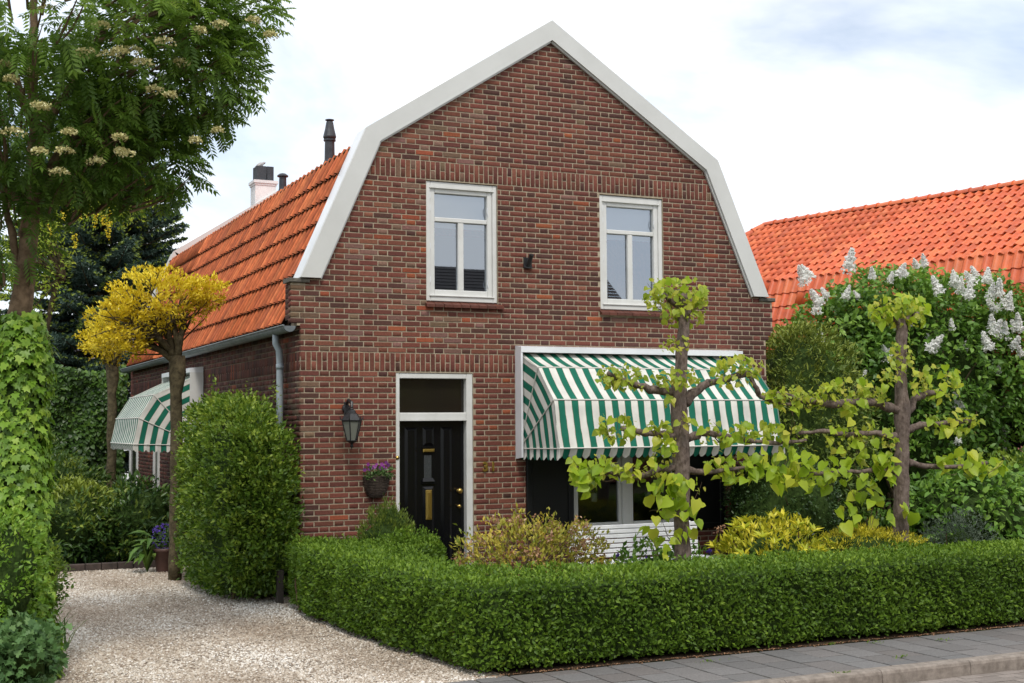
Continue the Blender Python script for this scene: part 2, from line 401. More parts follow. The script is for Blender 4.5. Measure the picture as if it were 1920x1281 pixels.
def pinnate(pairs=6, ll=.30, lw=.085, droop=.35, ang=62):
    V, F = [], []
    def leaflet(b, d, l, wd):
        d = d/np.linalg.norm(d); sx = np.cross(d, [0, 0, 1.]); sx /= np.linalg.norm(sx); o = len(V)
        V.extend([b, b+d*l*.45+sx*wd*.5, b+d*l+np.array([0, 0, -.05]), b+d*l*.45-sx*wd*.5]); F.extend([(o, o+1, o+2), (o, o+2, o+3)])
    for i in range(pairs):
        y = .18+.75*i/(pairs-1)*.95; b = np.array([0, y, -droop*y*y])
        for s in (-1, 1):
            a = math.radians(ang)
            leaflet(b, np.array([s*math.sin(a), math.cos(a), -.35]), ll*(1-.25*abs(i-pairs*.45)/pairs), lw)
    leaflet(np.array([0, .9, -droop*.81]), np.array([0, 1, -.7]), ll*.9, lw)
    o = len(V); V.extend([np.array(q) for q in ((-.008, 0, 0), (.008, 0, 0), (.006, .9, -droop*.81), (-.006, .9, -droop*.81))]); F.extend([(o, o+1, o+2), (o, o+2, o+3)])
    return V, F
PINN = pinnate(6, .34, .125)

def lin(r, g, b, k=1.0):
    return tuple((((c/255+.055)/1.055)**2.4 if c > 10 else c/255/12.92)*k for c in (r, g, b))

# ------------------------------------------------------------------ ground
def sheet(name, x0, x1, y0, y1, z, m):
    return tag(MB().add([(x0, y0, z), (x1, y0, z), (x1, y1, z), (x0, y1, z)], [(0, 1, 2, 3)]).build(name, m), kind='structure')
M['lawn'] = noisy(mat('far_ground', rough=1, spec=.05), (.035, .05, .016), (.08, .075, .035), .8, 8)
sheet('ground', -900, 900, -5.16, 900, -.004, M['lawn'])
M['road'] = noisy(mat('road_surface', rough=.95), (.16, .125, .105), (.27, .22, .19), 30, 8, bump=.3)
sheet('road', -900, 900, -11.6, -6.27, -.104, M['road'])
sheet('far_verge', -900, 900, -900, -11.6, -.06, M['lawn'])
drive = MB().add([(-3.15, -5.16, .001), (.15, -5.16, .001), (.15, -1.0, .001), (.15, -.02, .001), (-.02, .1, .001), (-.02, 3.6, .001), (-.5, 4.05, .001), (-2.1, 4.05, .001), (-2.65, -.5, .001), (-2.95, -3.5, .001)],
                 [tuple(range(10))]).build('gravel_driveway', M['gravel'])
tag(drive, kind='structure')
sheet('garden_soil', .16, 9.5, -5.11, -.012, .0035, M['soil'])
DP = [(-3.05, -5.16), (.06, -5.16), (-.20, -3.3), (-.28, -1.2), (-.05, -.3), (-.08, .1), (-.12, 3.6), (-.5, 4.0), (-2.12, 4.0), (-2.62, -.5), (-2.93, -3.5)]
def inpoly(x, y, poly):
    c = np.zeros(len(x), bool); n = len(poly)
    for i in range(n):
        x0, y0 = poly[i]; x1, y1 = poly[(i+1) % n]
        k = ((y0 > y) != (y1 > y)) & (x < (x1-x0)*(y-y0)/((y1-y0)+1e-12)+x0); c ^= k
    return c
n = 60000
gx = RNG.uniform(-3.1, .1, n); gy = -5.16+9.2*RNG.random(n)**1.15
k = inpoly(gx, gy, DP); gx, gy = gx[k], gy[k]; n = len(gx)
OCT = ([(1, 0, 0), (0, 1, 0), (-1, 0, .1), (0, -1, 0), (.1, 0, .75)], [(0, 1, 4), (1, 2, 4), (2, 3, 4), (3, 0, 4)])
an = RNG.uniform(0, 6.28, n); sz = RNG.uniform(.007, .015, n)*(1+.5*(RNG.random(n) < .08))
tn = np.clip(.5+.22*RNG.normal(size=n)-.11*(np.sin(gx*2.1+gy*1.3)+np.sin(gy*2.7-gx)+np.sin(gx*5.3+gy*.9+2)), 0, 1)
Dg = np.stack([np.cos(an), np.sin(an), RNG.normal(0, .2, n)], 1); Ng = nrm(np.stack([RNG.normal(0, .25, n), RNG.normal(0, .25, n), np.ones(n)], 1))
g_o = leaves_obj('gravel', [scatter(*OCT, np.stack([gx, gy, np.full(n, .002)], 1), Dg, Ng, sz, sz*RNG.uniform(.6, 1, n), tn)], M['pebble'])
tag(g_o, 'pale beige and brown gravel stones covering the driveway', 'gravel', kind='stuff')

# pavement of concrete tiles, kerb, road pavers
pav = sheet('pavement', -9, 12, -6.15, -5.17, -.002, noisy(mat('joint_sand', rough=1), (.04, .032, .022), (.075, .075, .03), 12, 6))
TS = .285
tm = []
for q in range(4):
    b = MB(); c = .006; j = [random.uniform(-.0015, .0015) for _ in range(4)]; h = TS/2-.008
    vs = [(-h, -h, -.04), (h, -h, -.04), (h, h, -.04), (-h, h, -.04), (-h, -h, -.003), (h, -h, -.003), (h, h, -.003), (-h, h, -.003),
          (-h+c, -h+c, j[0]), (h-c, -h+c, j[1]), (h-c, h-c, j[2]), (-h+c, h-c, j[3])]
    fs = [(8, 9, 10, 11)]
    for a in (0, 4):
        for i in range(4):
            k2 = (i+1) % 4; fs.append((a+i, a+k2, a+4+k2, a+4+i))
    tm.append(b.add(vs, fs).mesh('paving_tile', M['paver1']))
for i in range(-30, 32):
    x = i*TS+.02
    for jx in range(5):
        y = -6.145+TS/2+jx*TS-(TS/2 if i % 2 else 0)
        y0, y1 = max(y-TS/2, -6.145), min(y+TS/2, -5.14)
        if y1-y0 < .05: continue
        o = link(bpy.data.objects.new('paving_tile', random.choice(tm)), pav)
        o.location = (x, (y0+y1)/2, .006+random.uniform(-.002, .002)); o.scale = (1, (y1-y0)/TS, 1)
        kk = random.uniform(.86, 1.12); b3 = random.uniform(-.003, .008)
        o.color = (.155*kk+b3, .147*kk, .142*kk-b3*.5, 1)
kb = MB().box(-9, 12, -6.265, -6.155, -.3, -.07).build('kerb', M['kerb']); tag(kb, kind='structure')
for i in range(-9, 13):
    x0 = 2.777+i*.89; c = .022
    poly = [(-6.285, -.2), (-6.28, .012-c*1.4), (-6.272, .012-c*.5), (-6.252, .012), (-6.152, .011), (-6.152, -.2)]
    b = MB(); e0, e1 = x0+.003, x0+.887
    vs = [(e0, y, z) for y, z in poly]+[(e1, y, z) for y, z in poly]; m_ = len(poly)
    fs = [tuple(range(m_)), tuple(range(2*m_-1, m_-1, -1))]+[(a, m_+a, m_+(a+1) % m_, (a+1) % m_) for a in range(m_)]
    b.add(vs, fs).build('kerb_stone', M['kerb'], kb)
rp = MB().box(-.098, .098, -.046, .046, -.03, .004).mesh('road_paver', M['paver1'])
road = bpy.data.objects['road']
for r_ in range(7):
    for i in range(30):
        o = link(bpy.data.objects.new('road_paver', rp), road); o.location = (1.2+i*.2+(.1 if r_ % 2 else 0), -6.345-r_*.098, -.101+random.uniform(-.002, .002))
        kk = random.uniform(.8, 1.2); o.color = (.235*kk, .20*kk, .175*kk, 1)

# ------------------------------------------------------------------ the brick house
HW, HD = 6.34, 12.0
house = thing('brick_house', (HW/2, 6, 0), 'brown brick house with white-edged gambrel gable and red tiled side roof', 'house')
ZS0, ZS1 = 2.5245, 2.7405            # lower soldier course
ZU0, ZU1 = 4.803, 5.019              # upper soldier course
CH = .0625
def x_out(z):
    return -.017+(z-3.56)*.770/1.775 if z < 5.335 else .753+(z-5.335)*2.417/1.569
def span(z0, z1):
    if z1 <= 3.03: return 0.0, HW
    if z1 <= 3.10: return -.045, HW+.045
    if z1 <= 3.515: return -.115, HW+.115
    a = max(x_out(max(z1, 3.56))+.07, .03); return a, HW-a
OPEN = [(1.134, 2.104, 0, 2.512), (1.515, 2.437, 3.30, 4.792), (3.845, 4.770, 3.27, 4.785), (3.42, 4.98, .56, 2.52)]
PAL = dict(R1=(119, 69, 56), R2=(107, 63, 53), R3=(129, 79, 63), O=(150, 80, 54), G=(118, 92, 74), D=(88, 57, 50), P=(128, 94, 83))
KB = .86
def brick_col(x, z):
    if z > 2.75 and x < 2.3: wt = dict(R1=.31, R2=.28, R3=.13, O=.05, G=.08, P=.09, D=.06)
    elif z < 2.75 and x < 2.8: wt = dict(R1=.48, R2=.37, R3=.10, O=.015, D=.035)
    else: wt = dict(R2=.46, R1=.34, D=.14, R3=.04, O=.010, G=.005, P=.005)
    if x > 5.75 and 2.4 < z < 3.6: wt = dict(D=.6, R2=.4)
    if x < .14: wt = dict(R1=.3, R2=.3, G=.25, D=.15)
    c = PAL[random.choices(list(wt), list(wt.values()))[0]]
    k = random.uniform(.93, 1.07)
    return lin(c[0]*k, c[1]*k*random.uniform(.96, 1.04), c[2]*k, KB)
B = []      # (x0,x1,z0,z1)
def course(z0, z1, shift):
    a, b = span(z0, z1)
    cuts = sorted([(o[0]-.004, o[1]+.004) for o in OPEN if o[2] < z1-.01 and o[3] > z0+.01])
    x = -.35*2+shift; i = 0
    while x < b:
        l = .217 if i % 2 == 0 else .104
        s, e = max(x, a), min(x+l, b)
        segs = [(s, e)] if e-s > .03 else []
        for c0, c1 in cuts:
            ns = []
            for s_, e_ in segs:
                if e_ <= c0 or s_ >= c1: ns.append((s_, e_)); continue
                if c0-s_ > .03: ns.append((s_, c0))
                if e_-c1 > .03: ns.append((c1, e_))
            segs = ns
        B.extend((s_, e_, z0, z1) for s_, e_ in segs)
        x += l+.0135; i += 1
def rows(za, zb, up, par):
    z = za; i = 0
    while (z+CH <= zb+.02) if up else (z-CH >= zb-.02):
        z0, z1 = (z, z+CH) if up else (z-CH, z)
        course(z0+.0067, z1-.0067, (0 if (i+par) % 2 == 0 else .174)); i += 1
        z = z1 if up else z0
def soldier(z0, z1):
    a, b = span(z0, z1+.02); x = a+.006; i = 0
    while x < b-.04:
        mid = any(o[0] < x+.025 < o[1] and o[2] < z1-.03 and o[3] > z0+.03 for o in OPEN)
        if not mid:
            if i % 2: B.append((x, x+.05, z0+.006, z1-.006))
            else: B.append((x, x+.05, z0+.006, (z0+z1)/2-.006)); B.append((x, x+.05, (z0+z1)/2+.006, z1-.006))
        x += .0625; i += 1
rows(ZS0, 0, False, 0); soldier(ZS0, ZS1); rows(ZS1, ZU0, True, 0); soldier(ZU0, ZU1); rows(ZU1, 6.72, True, 1)
# front wall with its openings
def wall_poly():
    o = [(.006, 0), (HW-.006, 0), (HW-.006, 3.03), (HW+.04, 3.03), (HW+.04, 3.10), (HW+.108, 3.10), (HW+.108, 3.51), (HW-.03, 3.51)]
    r = [(HW-(x_out(3.6)+.03), 3.6), (HW-(x_out(5.335)+.03), 5.32), (HW/2, 6.87)]
    l = [(HW-x, z) for x, z in reversed(r[:-1])]
    l2 = [(HW-x, z) for x, z in reversed(o)]
    return o+r+l+l2
def holed_wall(name, outer, holes, y0, y1, m, parent):
    loops = [[Vector((x, z, 0)) for x, z in outer]]+[[Vector((a, c, 0)), Vector((b, c, 0)), Vector((b, d, 0)), Vector((a, d, 0))] for a, b, c, d in holes]
    tri = tessellate_polygon(loops); flat = [p for l in loops for p in l]; n = len(flat)
    vs = [(p.x, y0, p.y) for p in flat]+[(p.x, y1, p.y) for p in flat]
    fs = [tuple(t) for t in tri]+[tuple(i+n for i in reversed(t)) for t in tri]; o = 0
    for l in loops:
        for i in range(len(l)):
            j = (i+1) % len(l); fs.append((o+i, o+j, n+o+j, n+o+i))
        o += len(l)
    return MB().add(vs, fs).build(name, m, parent)
HO = [(a, b, max(c, .02), d) for a, b, c, d in OPEN]
wall = holed_wall('wall', wall_poly(), HO, .0055, .25, M['mortar'], house)
def bsize(b):
    u, v, w_ = pix(((b[0]+b[1])/2, 0, (b[2]+b[3])/2)); hid = (b[2] < .75) or (2.66 < (b[0]+b[1])/2 < 5.85 and b[2] < 2.8) or b[0] > 5.8
    return (b[1]-b[0])*(b[3]-b[2])/w_**2*(0 if hid else 1)
B.sort(key=bsize, reverse=True)
def brick_verts(l, h, dep, c=.003, j=.0012):
    r = lambda: random.uniform(-j, j)
    v = [(-l/2+c, -.0, -h/2+c), (l/2-c, -.0, -h/2+c), (l/2-c, -.0, h/2-c), (-l/2+c, -.0, h/2-c),
         (-l/2, c, -h/2), (l/2, c, -h/2), (l/2, c, h/2), (-l/2, c, h/2),
         (-l/2, dep, -h/2), (l/2, dep, -h/2), (l/2, dep, h/2), (-l/2, dep, h/2)]
    return [(x+r(), y+r()*.8, z+r()) for x, y, z in v]
BF = [(0, 1, 2, 3)]+[(a+i, a+4+i, a+4+(i+1) % 4, a+(i+1) % 4) for a in (0, 4) for i in range(4)]
cache = {}
for b in B[:300]:
    key = (round((b[1]-b[0])/.004), round((b[3]-b[2])/.004))
    if key not in cache: cache[key] = [MB().add(brick_verts(b[1]-b[0], b[3]-b[2], .05), BF).mesh('brick', M['brick1']) for _ in range(4)]
    o = link(bpy.data.objects.new('brick', random.choice(cache[key])), wall)
    o.location = ((b[0]+b[1])/2, random.uniform(-.0015, .0), (b[2]+b[3])/2)
    o.color = (*brick_col(o.location.x, o.location.z), 1)
def joined_bricks(name, lst, frame, colf, parent, m, dep=.05):
    V, F, C = [], [], []
    for b in lst:
        o = len(V); cx_, cz_ = (b[0]+b[1])/2, (b[2]+b[3])/2; yo = random.uniform(-.0018, 0); d = .11 if b[0] < .02 else dep
        for p in brick_verts(b[1]-b[0], b[3]-b[2], d): V.append(frame(p[0]+cx_, p[1]+yo, p[2]+cz_))
        c = colf(cx_, cz_); C += [c]*12; F += [tuple(i+o for i in f) for f in BF]
    o = link(bpy.data.objects.new(name, np_mesh(name, V, F, m, {'pc': np.array(C)})), parent); o['kind'] = 'stuff'; return o
joined_bricks('brick_courses', B[300:], lambda x, y, z: (x, y, z), brick_col, wall, M['brickN'])

# side wall, back and right walls
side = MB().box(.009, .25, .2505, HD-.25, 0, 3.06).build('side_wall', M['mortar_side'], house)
B = []; OPEN_F, OPEN = OPEN, []
def span(z0, z1): return .05, HD
rows(ZS0, 0, False, 1); soldier(ZS0, ZS1); rows(ZS1, 3.05, True, 1)
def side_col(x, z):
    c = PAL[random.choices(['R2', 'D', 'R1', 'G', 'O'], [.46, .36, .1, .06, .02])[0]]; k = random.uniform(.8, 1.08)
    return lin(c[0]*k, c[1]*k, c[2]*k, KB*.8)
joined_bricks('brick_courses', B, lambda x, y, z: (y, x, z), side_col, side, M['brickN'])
M['brick_plain'] = noisy(mat('plain_brick', rough=.9), lin(104, 58, 48), lin(135, 78, 62), 12, 6)
MB().box(HW-.25, HW-.004, .2505, HD-.25, 0, 3.06).build('wall', M['brick_plain'], house)
bw = [(0, 0), (HW, 0), (HW, 3.06), (HW-.02, 3.5), (HW-x_out(5.335)-.03, 5.30), (HW/2, 6.84), (x_out(5.335)+.03, 5.30), (.02, 3.5), (0, 3.06)]
MB().prism(bw, HD-.249, HD).build('wall', M['brick_plain'], house)
MB().box(.26, HW-.26, .255, HD-.255, 2.62, 2.70).build('floor', M['wood_floor'], house)
MB().box(.26, HW-.26, .255, HD-.255, .01, .08).build('floor', M['wood_floor'], house)
MB().box(.26, HW-.26, 3.6, 3.7, .085, 2.615).build('room_wall', M['interior'], house)
MB().box(.80, HW-.80, 3.6, 3.7, 2.705, 4.7).build('room_wall', M['interior'], house)

# bargeboards (windveren), front and back
def barge(y0, y1, ycap, front):
    Oo = [(-.017, 3.57), (.753, 5.340), (HW/2, 6.904), (HW-.753, 5.340), (HW+.017, 3.57)]
    Ii = [(.217, 3.57), (.928, 5.200), (HW/2, 6.654), (HW-.928, 5.200), (HW-.217, 3.57)]
    for i in range(4):
        MB().prism([Oo[i], Ii[i], Ii[i+1], Oo[i+1]], y0, y1).build('bargeboard', M['board'], house)
        th = .03                               # capping that runs back over the wall
        def off(p, q):
            d = np.array(q)-np.array(p); nn = np.array([d[1], -d[0]])/np.linalg.norm(d); return nn*th
        o_ = off(Oo[i], Oo[i+1]); a, b = np.array(Oo[i]), np.array(Oo[i+1])
        MB().prism([tuple(a), tuple(b), tuple(b+o_), tuple(a+o_)], y1+.0005, ycap).build('verge_cap', M['alu'], house)
        if front:
            ins = [np.array(Ii[i]), np.array(Ii[i+1])]; d = ins[1]-ins[0]; nn = np.array([d[1], -d[0]])/np.linalg.norm(d)
            MB().prism([tuple(ins[0]), tuple(ins[0]+nn*.02), tuple(ins[1]+nn*.02), tuple(ins[1])], y0+.03, y1).build('moulding', M['board'], house)
barge(-.062, -.004, .30, True)
barge(HD+.004, HD+.05, HD+.06, False)
Oo = [(-.017, 3.57), (.753, 5.340), (HW/2, 6.904), (HW-.753, 5.340), (HW+.017, 3.57)]
for i in range(4):
    a, b = np.array(Oo[i]), np.array(Oo[i+1]); d = b-a; nn = np.array([-d[1], d[0]])/np.linalg.norm(d)
    MB().prism([tuple(a+nn*.02), tuple(a-nn*.22), tuple(b-nn*.22), tuple(b+nn*.02)], HD-.35, HD-.252).build('verge_cap', M['board'], house)
for s, x0 in ((0, -.15), (1, HW-.10)):
    MB().cbox(x0, x0+.25, -.03, .2, 3.512, 3.562, .01).build('shoulder_stone', M['stone'], house)
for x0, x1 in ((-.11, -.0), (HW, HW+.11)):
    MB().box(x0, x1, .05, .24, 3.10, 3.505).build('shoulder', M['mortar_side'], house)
# bricks on the outer side of the left shoulder
SB = []
for i in range(7):
    z = 3.10+i*.0585
    SB += [(.052, .235, z+.005, z+.0535)] if i % 2 else [(.052, .14, z+.005, z+.0535), (.152, .235, z+.005, z+.0535)]
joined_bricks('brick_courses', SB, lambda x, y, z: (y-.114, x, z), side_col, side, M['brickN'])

# roof: lower slope in single tiles
EA, KN = np.array([-.10, .262, 3.045]), np.array([.690, .262, 5.13])
sdir = nrm(KN-EA); adir = np.array([0, 1., 0]); ndir = nrm(np.cross(adir, sdir))
if ndir[0] > 0: ndir = -ndir
SLEN = np.linalg.norm(KN-EA); NR = 7; EXPO = SLEN/NR
def tile_geo(prof, wd, ln, lift, thick, nseg):
    V, F, MI = [], [], []
    n = nseg+1
    for s, up in ((0, lift), (ln, 0.0)):
        for i in range(n):
            t = i/nseg; V.append((t*wd, s, prof(t)+up))
    for i in range(n):
        t = i/nseg; V.append((t*wd, .004, prof(t)+lift-thick))
    for i in range(nseg):
        F.append((i, i+1, n+i+1, n+i)); MI.append(0)
        F.append((2*n+i, 2*n+i+1, i+1, i)); MI.append(1)
    return np.array(V), F, MI
p_red = lambda t: .040*math.sin(math.pi*t/.44) if t < .44 else .004*math.sin(math.pi*(t-.44)/.56)
TV, TFc, TMI = tile_geo(p_red, .19, EXPO+.05, .050, .046, 14)
def tile_frame(o, a, s, n):
    return Matrix(((a[0], s[0], n[0], o[0]), (a[1], s[1], n[1], o[1]), (a[2], s[2], n[2], o[2]), (0, 0, 0, 1)))
def red_col():
    c = random.choices([(184, 98, 58), (176, 92, 56), (192, 108, 66), (166, 90, 58)], [.4, .3, .2, .1])[0]; k = random.uniform(.9, 1.1)
    return lin(c[0]*k, c[1]*k, c[2]*k, .92)
roof = MB().add([tuple(EA-ndir*.03), (EA[0]-ndir[0]*.03, HD-.25, EA[2]-ndir[2]*.03), (KN[0]-ndir[0]*.03, HD-.25, KN[2]-ndir[2]*.03), tuple(KN-ndir*.03)],
                [(0, 1, 2, 3)]).build('roof', M['moss'], house)
tl = []
for r_ in range(NR):
    for i in range(int((HD-.36-.30)/.19)):
        o_ = EA+sdir*(r_*EXPO)+adir*(.04+i*.19); tl.append((pix(o_)[2], o_))
tl.sort(key=lambda q: q[0])
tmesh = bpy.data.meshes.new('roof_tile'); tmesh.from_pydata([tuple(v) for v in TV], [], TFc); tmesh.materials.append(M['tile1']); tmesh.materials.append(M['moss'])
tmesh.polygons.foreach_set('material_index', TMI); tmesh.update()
RIB = [.46+.66*min(1, p_red((i % 15)/14)/.036) for i in range(len(TV))]      # rib shading put into the colour: dark pans, lighter rolls
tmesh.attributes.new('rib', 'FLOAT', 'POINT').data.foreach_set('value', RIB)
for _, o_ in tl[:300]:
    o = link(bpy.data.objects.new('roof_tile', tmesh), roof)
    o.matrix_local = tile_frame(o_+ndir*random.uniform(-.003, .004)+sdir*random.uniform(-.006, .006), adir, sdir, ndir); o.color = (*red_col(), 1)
def joined_tiles(name, lst, TVx, Fx, MIx, frame3, colf, mats, parent):
    a, s, nn = frame3; V, C, F, MI = [], [], [], []
    for q, o_ in enumerate(lst):
        V.append(o_+nn*random.uniform(-.003, .004)+TVx[:, :1]*a+TVx[:, 1:2]*s+TVx[:, 2:]*nn); C.append(np.tile(colf(), (len(TVx), 1)))
        F += [tuple(i+q*len(TVx) for i in f) for f in Fx]; MI += MIx
    if not lst: return
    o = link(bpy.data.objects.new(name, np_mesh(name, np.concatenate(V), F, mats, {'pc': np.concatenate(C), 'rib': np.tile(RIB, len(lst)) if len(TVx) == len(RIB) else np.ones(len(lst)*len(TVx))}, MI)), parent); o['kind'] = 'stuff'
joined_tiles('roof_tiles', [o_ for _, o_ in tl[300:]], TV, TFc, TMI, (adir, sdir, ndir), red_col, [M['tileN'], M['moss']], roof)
# upper slopes, right slope and the knee edge
def slab(name, pts, m): return MB().add(pts, [(0, 1, 2, 3)]).build(name, m, house)
M['tile_far'] = noisy(mat('red_tile_sheet', rough=.8), lin(150, 66, 40), lin(190, 88, 48), 10, 5)
for s in (0, 1):
    fx = (lambda x: x) if s == 0 else (lambda x: HW-x)
    slab('upper_roof', [(fx(.685), .262, 5.125), (fx(.685), HD-.25, 5.125), (HW/2, HD-.25, 6.76), (HW/2, .262, 6.76)], M['tile_far'])
slab('right_roof', [(HW+.1, .262, 3.0), (HW+.1, HD-.25, 3.0), (HW-.69, HD-.25, 5.13), (HW-.69, .262, 5.13)], M['tile_far'])
kn = MB()
for i in range(57):
    y = .30+i*.2; kn.tube([(KN[0]-.012, y, KN[2]+.004), (KN[0]-.008, y+.19, KN[2]+.012+random.uniform(-.006, .008))], [.026, .03], 6)
kn.build('knee_tiles', M['moss'], house)['kind'] = 'stuff'
# gutter, brackets and downpipe
gt = MB(); n = 9; GX, GZ, GR = -.125, 3.022, .072
def gut(rad, z): return [(GX+rad*math.cos(math.pi+math.pi*i/(n-1)), z+rad*math.sin(math.pi+math.pi*i/(n-1))) for i in range(n)]
po = gut(GR, GZ)+list(reversed(gut(GR-.008, GZ))); vs = [(x, .0, z) for x, z in po]+[(x, HD, z) for x, z in po]; k = len(po)
gt.add(vs, [(i, (i+1) % k, k+(i+1) % k, k+i) for i in range(k)]); gt.add([(x, .001, z) for x, z in gut(GR-.004, GZ)], [tuple(range(n))])
gt.tube([(GX-GR, -.003, GZ+.004), (GX-GR, HD, GZ+.004)], .012, 6)
gutter = gt.build('gutter', M['zinc'], house)
for i in range(17):
    y = .5+i*.68; MB().add([(x, y+d, z) for d in (0, .03) for x, z in gut(GR+.006, GZ)], [(j, j+1, n+j+1, n+j) for j in range(n-1)]).build('bracket', M['zinc'], gutter)
dp = MB().tube([(GX, .60, GZ-.06), (GX, .60, 2.86), (-.085, .60, 2.78), (-.075, .60, 2.6), (-.075, .60, .05)], .041, 12); dp.tube([(-.075, .60, 2.62), (-.075, .60, 2.56)], .047, 12)
dp.tube([(-.075, .60, 1.4), (-.075, .60, 1.36)], .047, 12); dp.build('downpipe', M['pipe'], house, True)
# chimney at the back gable, flues
ch = MB().box(2.362, 2.79, 11.70, 12.10, 5.9, 6.84); ch.box(2.325, 2.826, 11.665, 12.135, 6.841, 6.90); ch.box(2.345, 2.806, 11.685, 12.115, 6.80, 6.84)
chim = ch.build('chimney', M['plaster'], house)
MB().box(2.40, 2.60, 11.74, 12.06, 6.901, 7.20).box(2.615, 2.75, 11.74, 12.06, 6.901, 7.20).box(2.41, 2.74, 11.75, 12.05, 7.05, 7.19).build('chimney_pot', M['plastic'], chim)
f1 = at_x(618, 300, 1.25)
MB().lathe([(.095, -.5), (.09, -.05), (.072, .0), (.068, .26), (.085, .262), (.085, .285), (.075, .29), (.09, .31), (.092, .325), (.066, .43), (.05, .52), (.04, .545), (.062, .552), (.062, .562)], (1.25, f1[1], f1[2]+.0), 14).build('flue', M['plastic'], house, False)
f2 = at_x(530, 360, 1.45)
MB().lathe([(.085, -.5), (.08, -.03), (.062, .03), (.058, .22), (.09, .225), (.09, .245), (.05, .275), (.01, .285)], (1.45, f2[1], f2[2]+.02), 14).build('flue', M['plastic'], house, False)
# grey dove on the chimney
dv = at_y(485, 313, 11.9)
MB().lathe([(.005, -.13), (.02, -.10), (.045, -.03), (.05, .03), (.03, .075), (.024, .09), (.027, .105), (.02, .125), (.004, .135)], (2.5, 11.9, 7.25), 8).build('pigeon', noisy(mat('pigeon_feathers', rough=.8), (.28, .28, .29), (.5, .48, .46), 20))
pg = bpy.data.objects['pigeon']; pg.data.transform(Matrix.Translation((2.5, 11.9, 7.245)) @ Matrix.Rotation(math.radians(60), 4, 'Y') @ Matrix.Translation((-2.5, -11.9, -7.25)))
tag(pg, 'pale grey pigeon perched on the dark chimney pot', 'bird')

# ------------------------------------------------------------------ windows and door (parts of the house)
def bars(x0, x1, z0, z1, w_, y0, y1, wt=None, wb=None, c=.006):
    wt = wt or w_; wb = wb or w_; b = MB()
    b.cbox(x0, x0+w_, y0, y1, z0, z1, c); b.cbox(x1-w_, x1, y0, y1, z0, z1, c)
    b.cbox(x0+w_+.0004, x1-w_-.0004, y0+.001, y1, z1-wt, z1, c); b.cbox(x0+w_+.0004, x1-w_-.0004, y0+.001, y1, z0, z0+wb, c); return b
def upper_window(x0, x1, z0, z1):
    fr = bars(x0, x1, z0, z1, .055, .022, .13, .07, .06).build('window', M['white'], house)
    s0, s1, t0, t1 = x0+.056, x1-.056, z0+.061, z1-.071
    bars(s0, s1, t0, t1, .062, .040, .12, .062, .078).build('sash', M['white'], fr)
    MB().cbox(x0+.04, x1-.04, .008, .04, z0+.058, z0+.072, .003).cbox(x0+.04, x1-.04, .012, .04, z1-.080, z1-.070, .003).build('drip_rail', M['white'], fr)
    g0, g1, h0, h1 = s0+.062, s1-.062, t0+.078, t1-.062
    tr = h0+(h1-h0)*.705
    MB().cbox(g0+.0005, g1-.0005, .046, .115, tr, tr+.052, .006).build('transom', M['white'], fr)
    mid = (g0+g1)/2
    MB().cbox(mid-.036, mid+.036, .050, .115, h0+.0005, tr-.0005, .006).build('mullion', M['white'], fr)
    for a, b, c, d in ((g0, g1, tr+.052, h1), (g0, mid-.036, h0, tr), (mid+.036, g1, h0, tr)):
        tl_ = random.uniform(-.0014, .0014); tv = random.uniform(-.001, .001)
        MB().add([(a-.01, .088+tl_, c-.01), (b+.01, .088-tl_, c-.01), (b+.01, .088-tl_+tv, d+.01), (a-.01, .088+tl_+tv, d+.01)], [(0, 1, 2, 3)]).build('pane', M['glass'], fr)
    MB().box(g0-.03, g1+.03, .15, .155, tr-.06, h1+.03).build('roller_blind', M['blind'], fr)
    for z in (z0+.22, z0+.62, z1-.35, z1-.2):
        MB().tube([(x0+.056, .03, z), (x0+.056, .03, z+.07)], .006, 6).build('hinge', M['alu'], fr)
    for z in (t0+.12, tr+.1):
        MB().tube([(g1+.008, .03, z), (g1-.008, .028, z+.05), (g1+.0, .03, z+.1)], .005, 5).build('catch', M['alu'], fr)
    n_ = 9; wd = (x1-x0+.08)/n_
    for i in range(n_):
        a = x0-.02+i*wd; b = MB(); j = random.uniform(-.003, .003)
        b.add([(a+.003, -.058+j, z0-.045), (a+wd-.003, -.058+j, z0-.045), (a+wd-.003, .04, z0-.004), (a+.003, .04, z0-.004),
               (a+.003, -.058+j, z0-.078), (a+wd-.003, -.058+j, z0-.078), (a+wd-.003, .04, z0-.06), (a+.003, .04, z0-.06)],
              [(0, 1, 2, 3), (4, 7, 6, 5), (0, 4, 5, 1), (1, 5, 6, 2), (3, 2, 6, 7), (0, 3, 7, 4)])
        o = b.build('sill_tile', M['sill'], fr); k_ = random.uniform(.8, 1.15); o.color = (.105*k_, .034*k_, .022*k_, 1)
    return fr
upper_window(1.517, 2.435, 3.362, 4.786)
upper_window(3.847, 4.768, 3.335, 4.778)

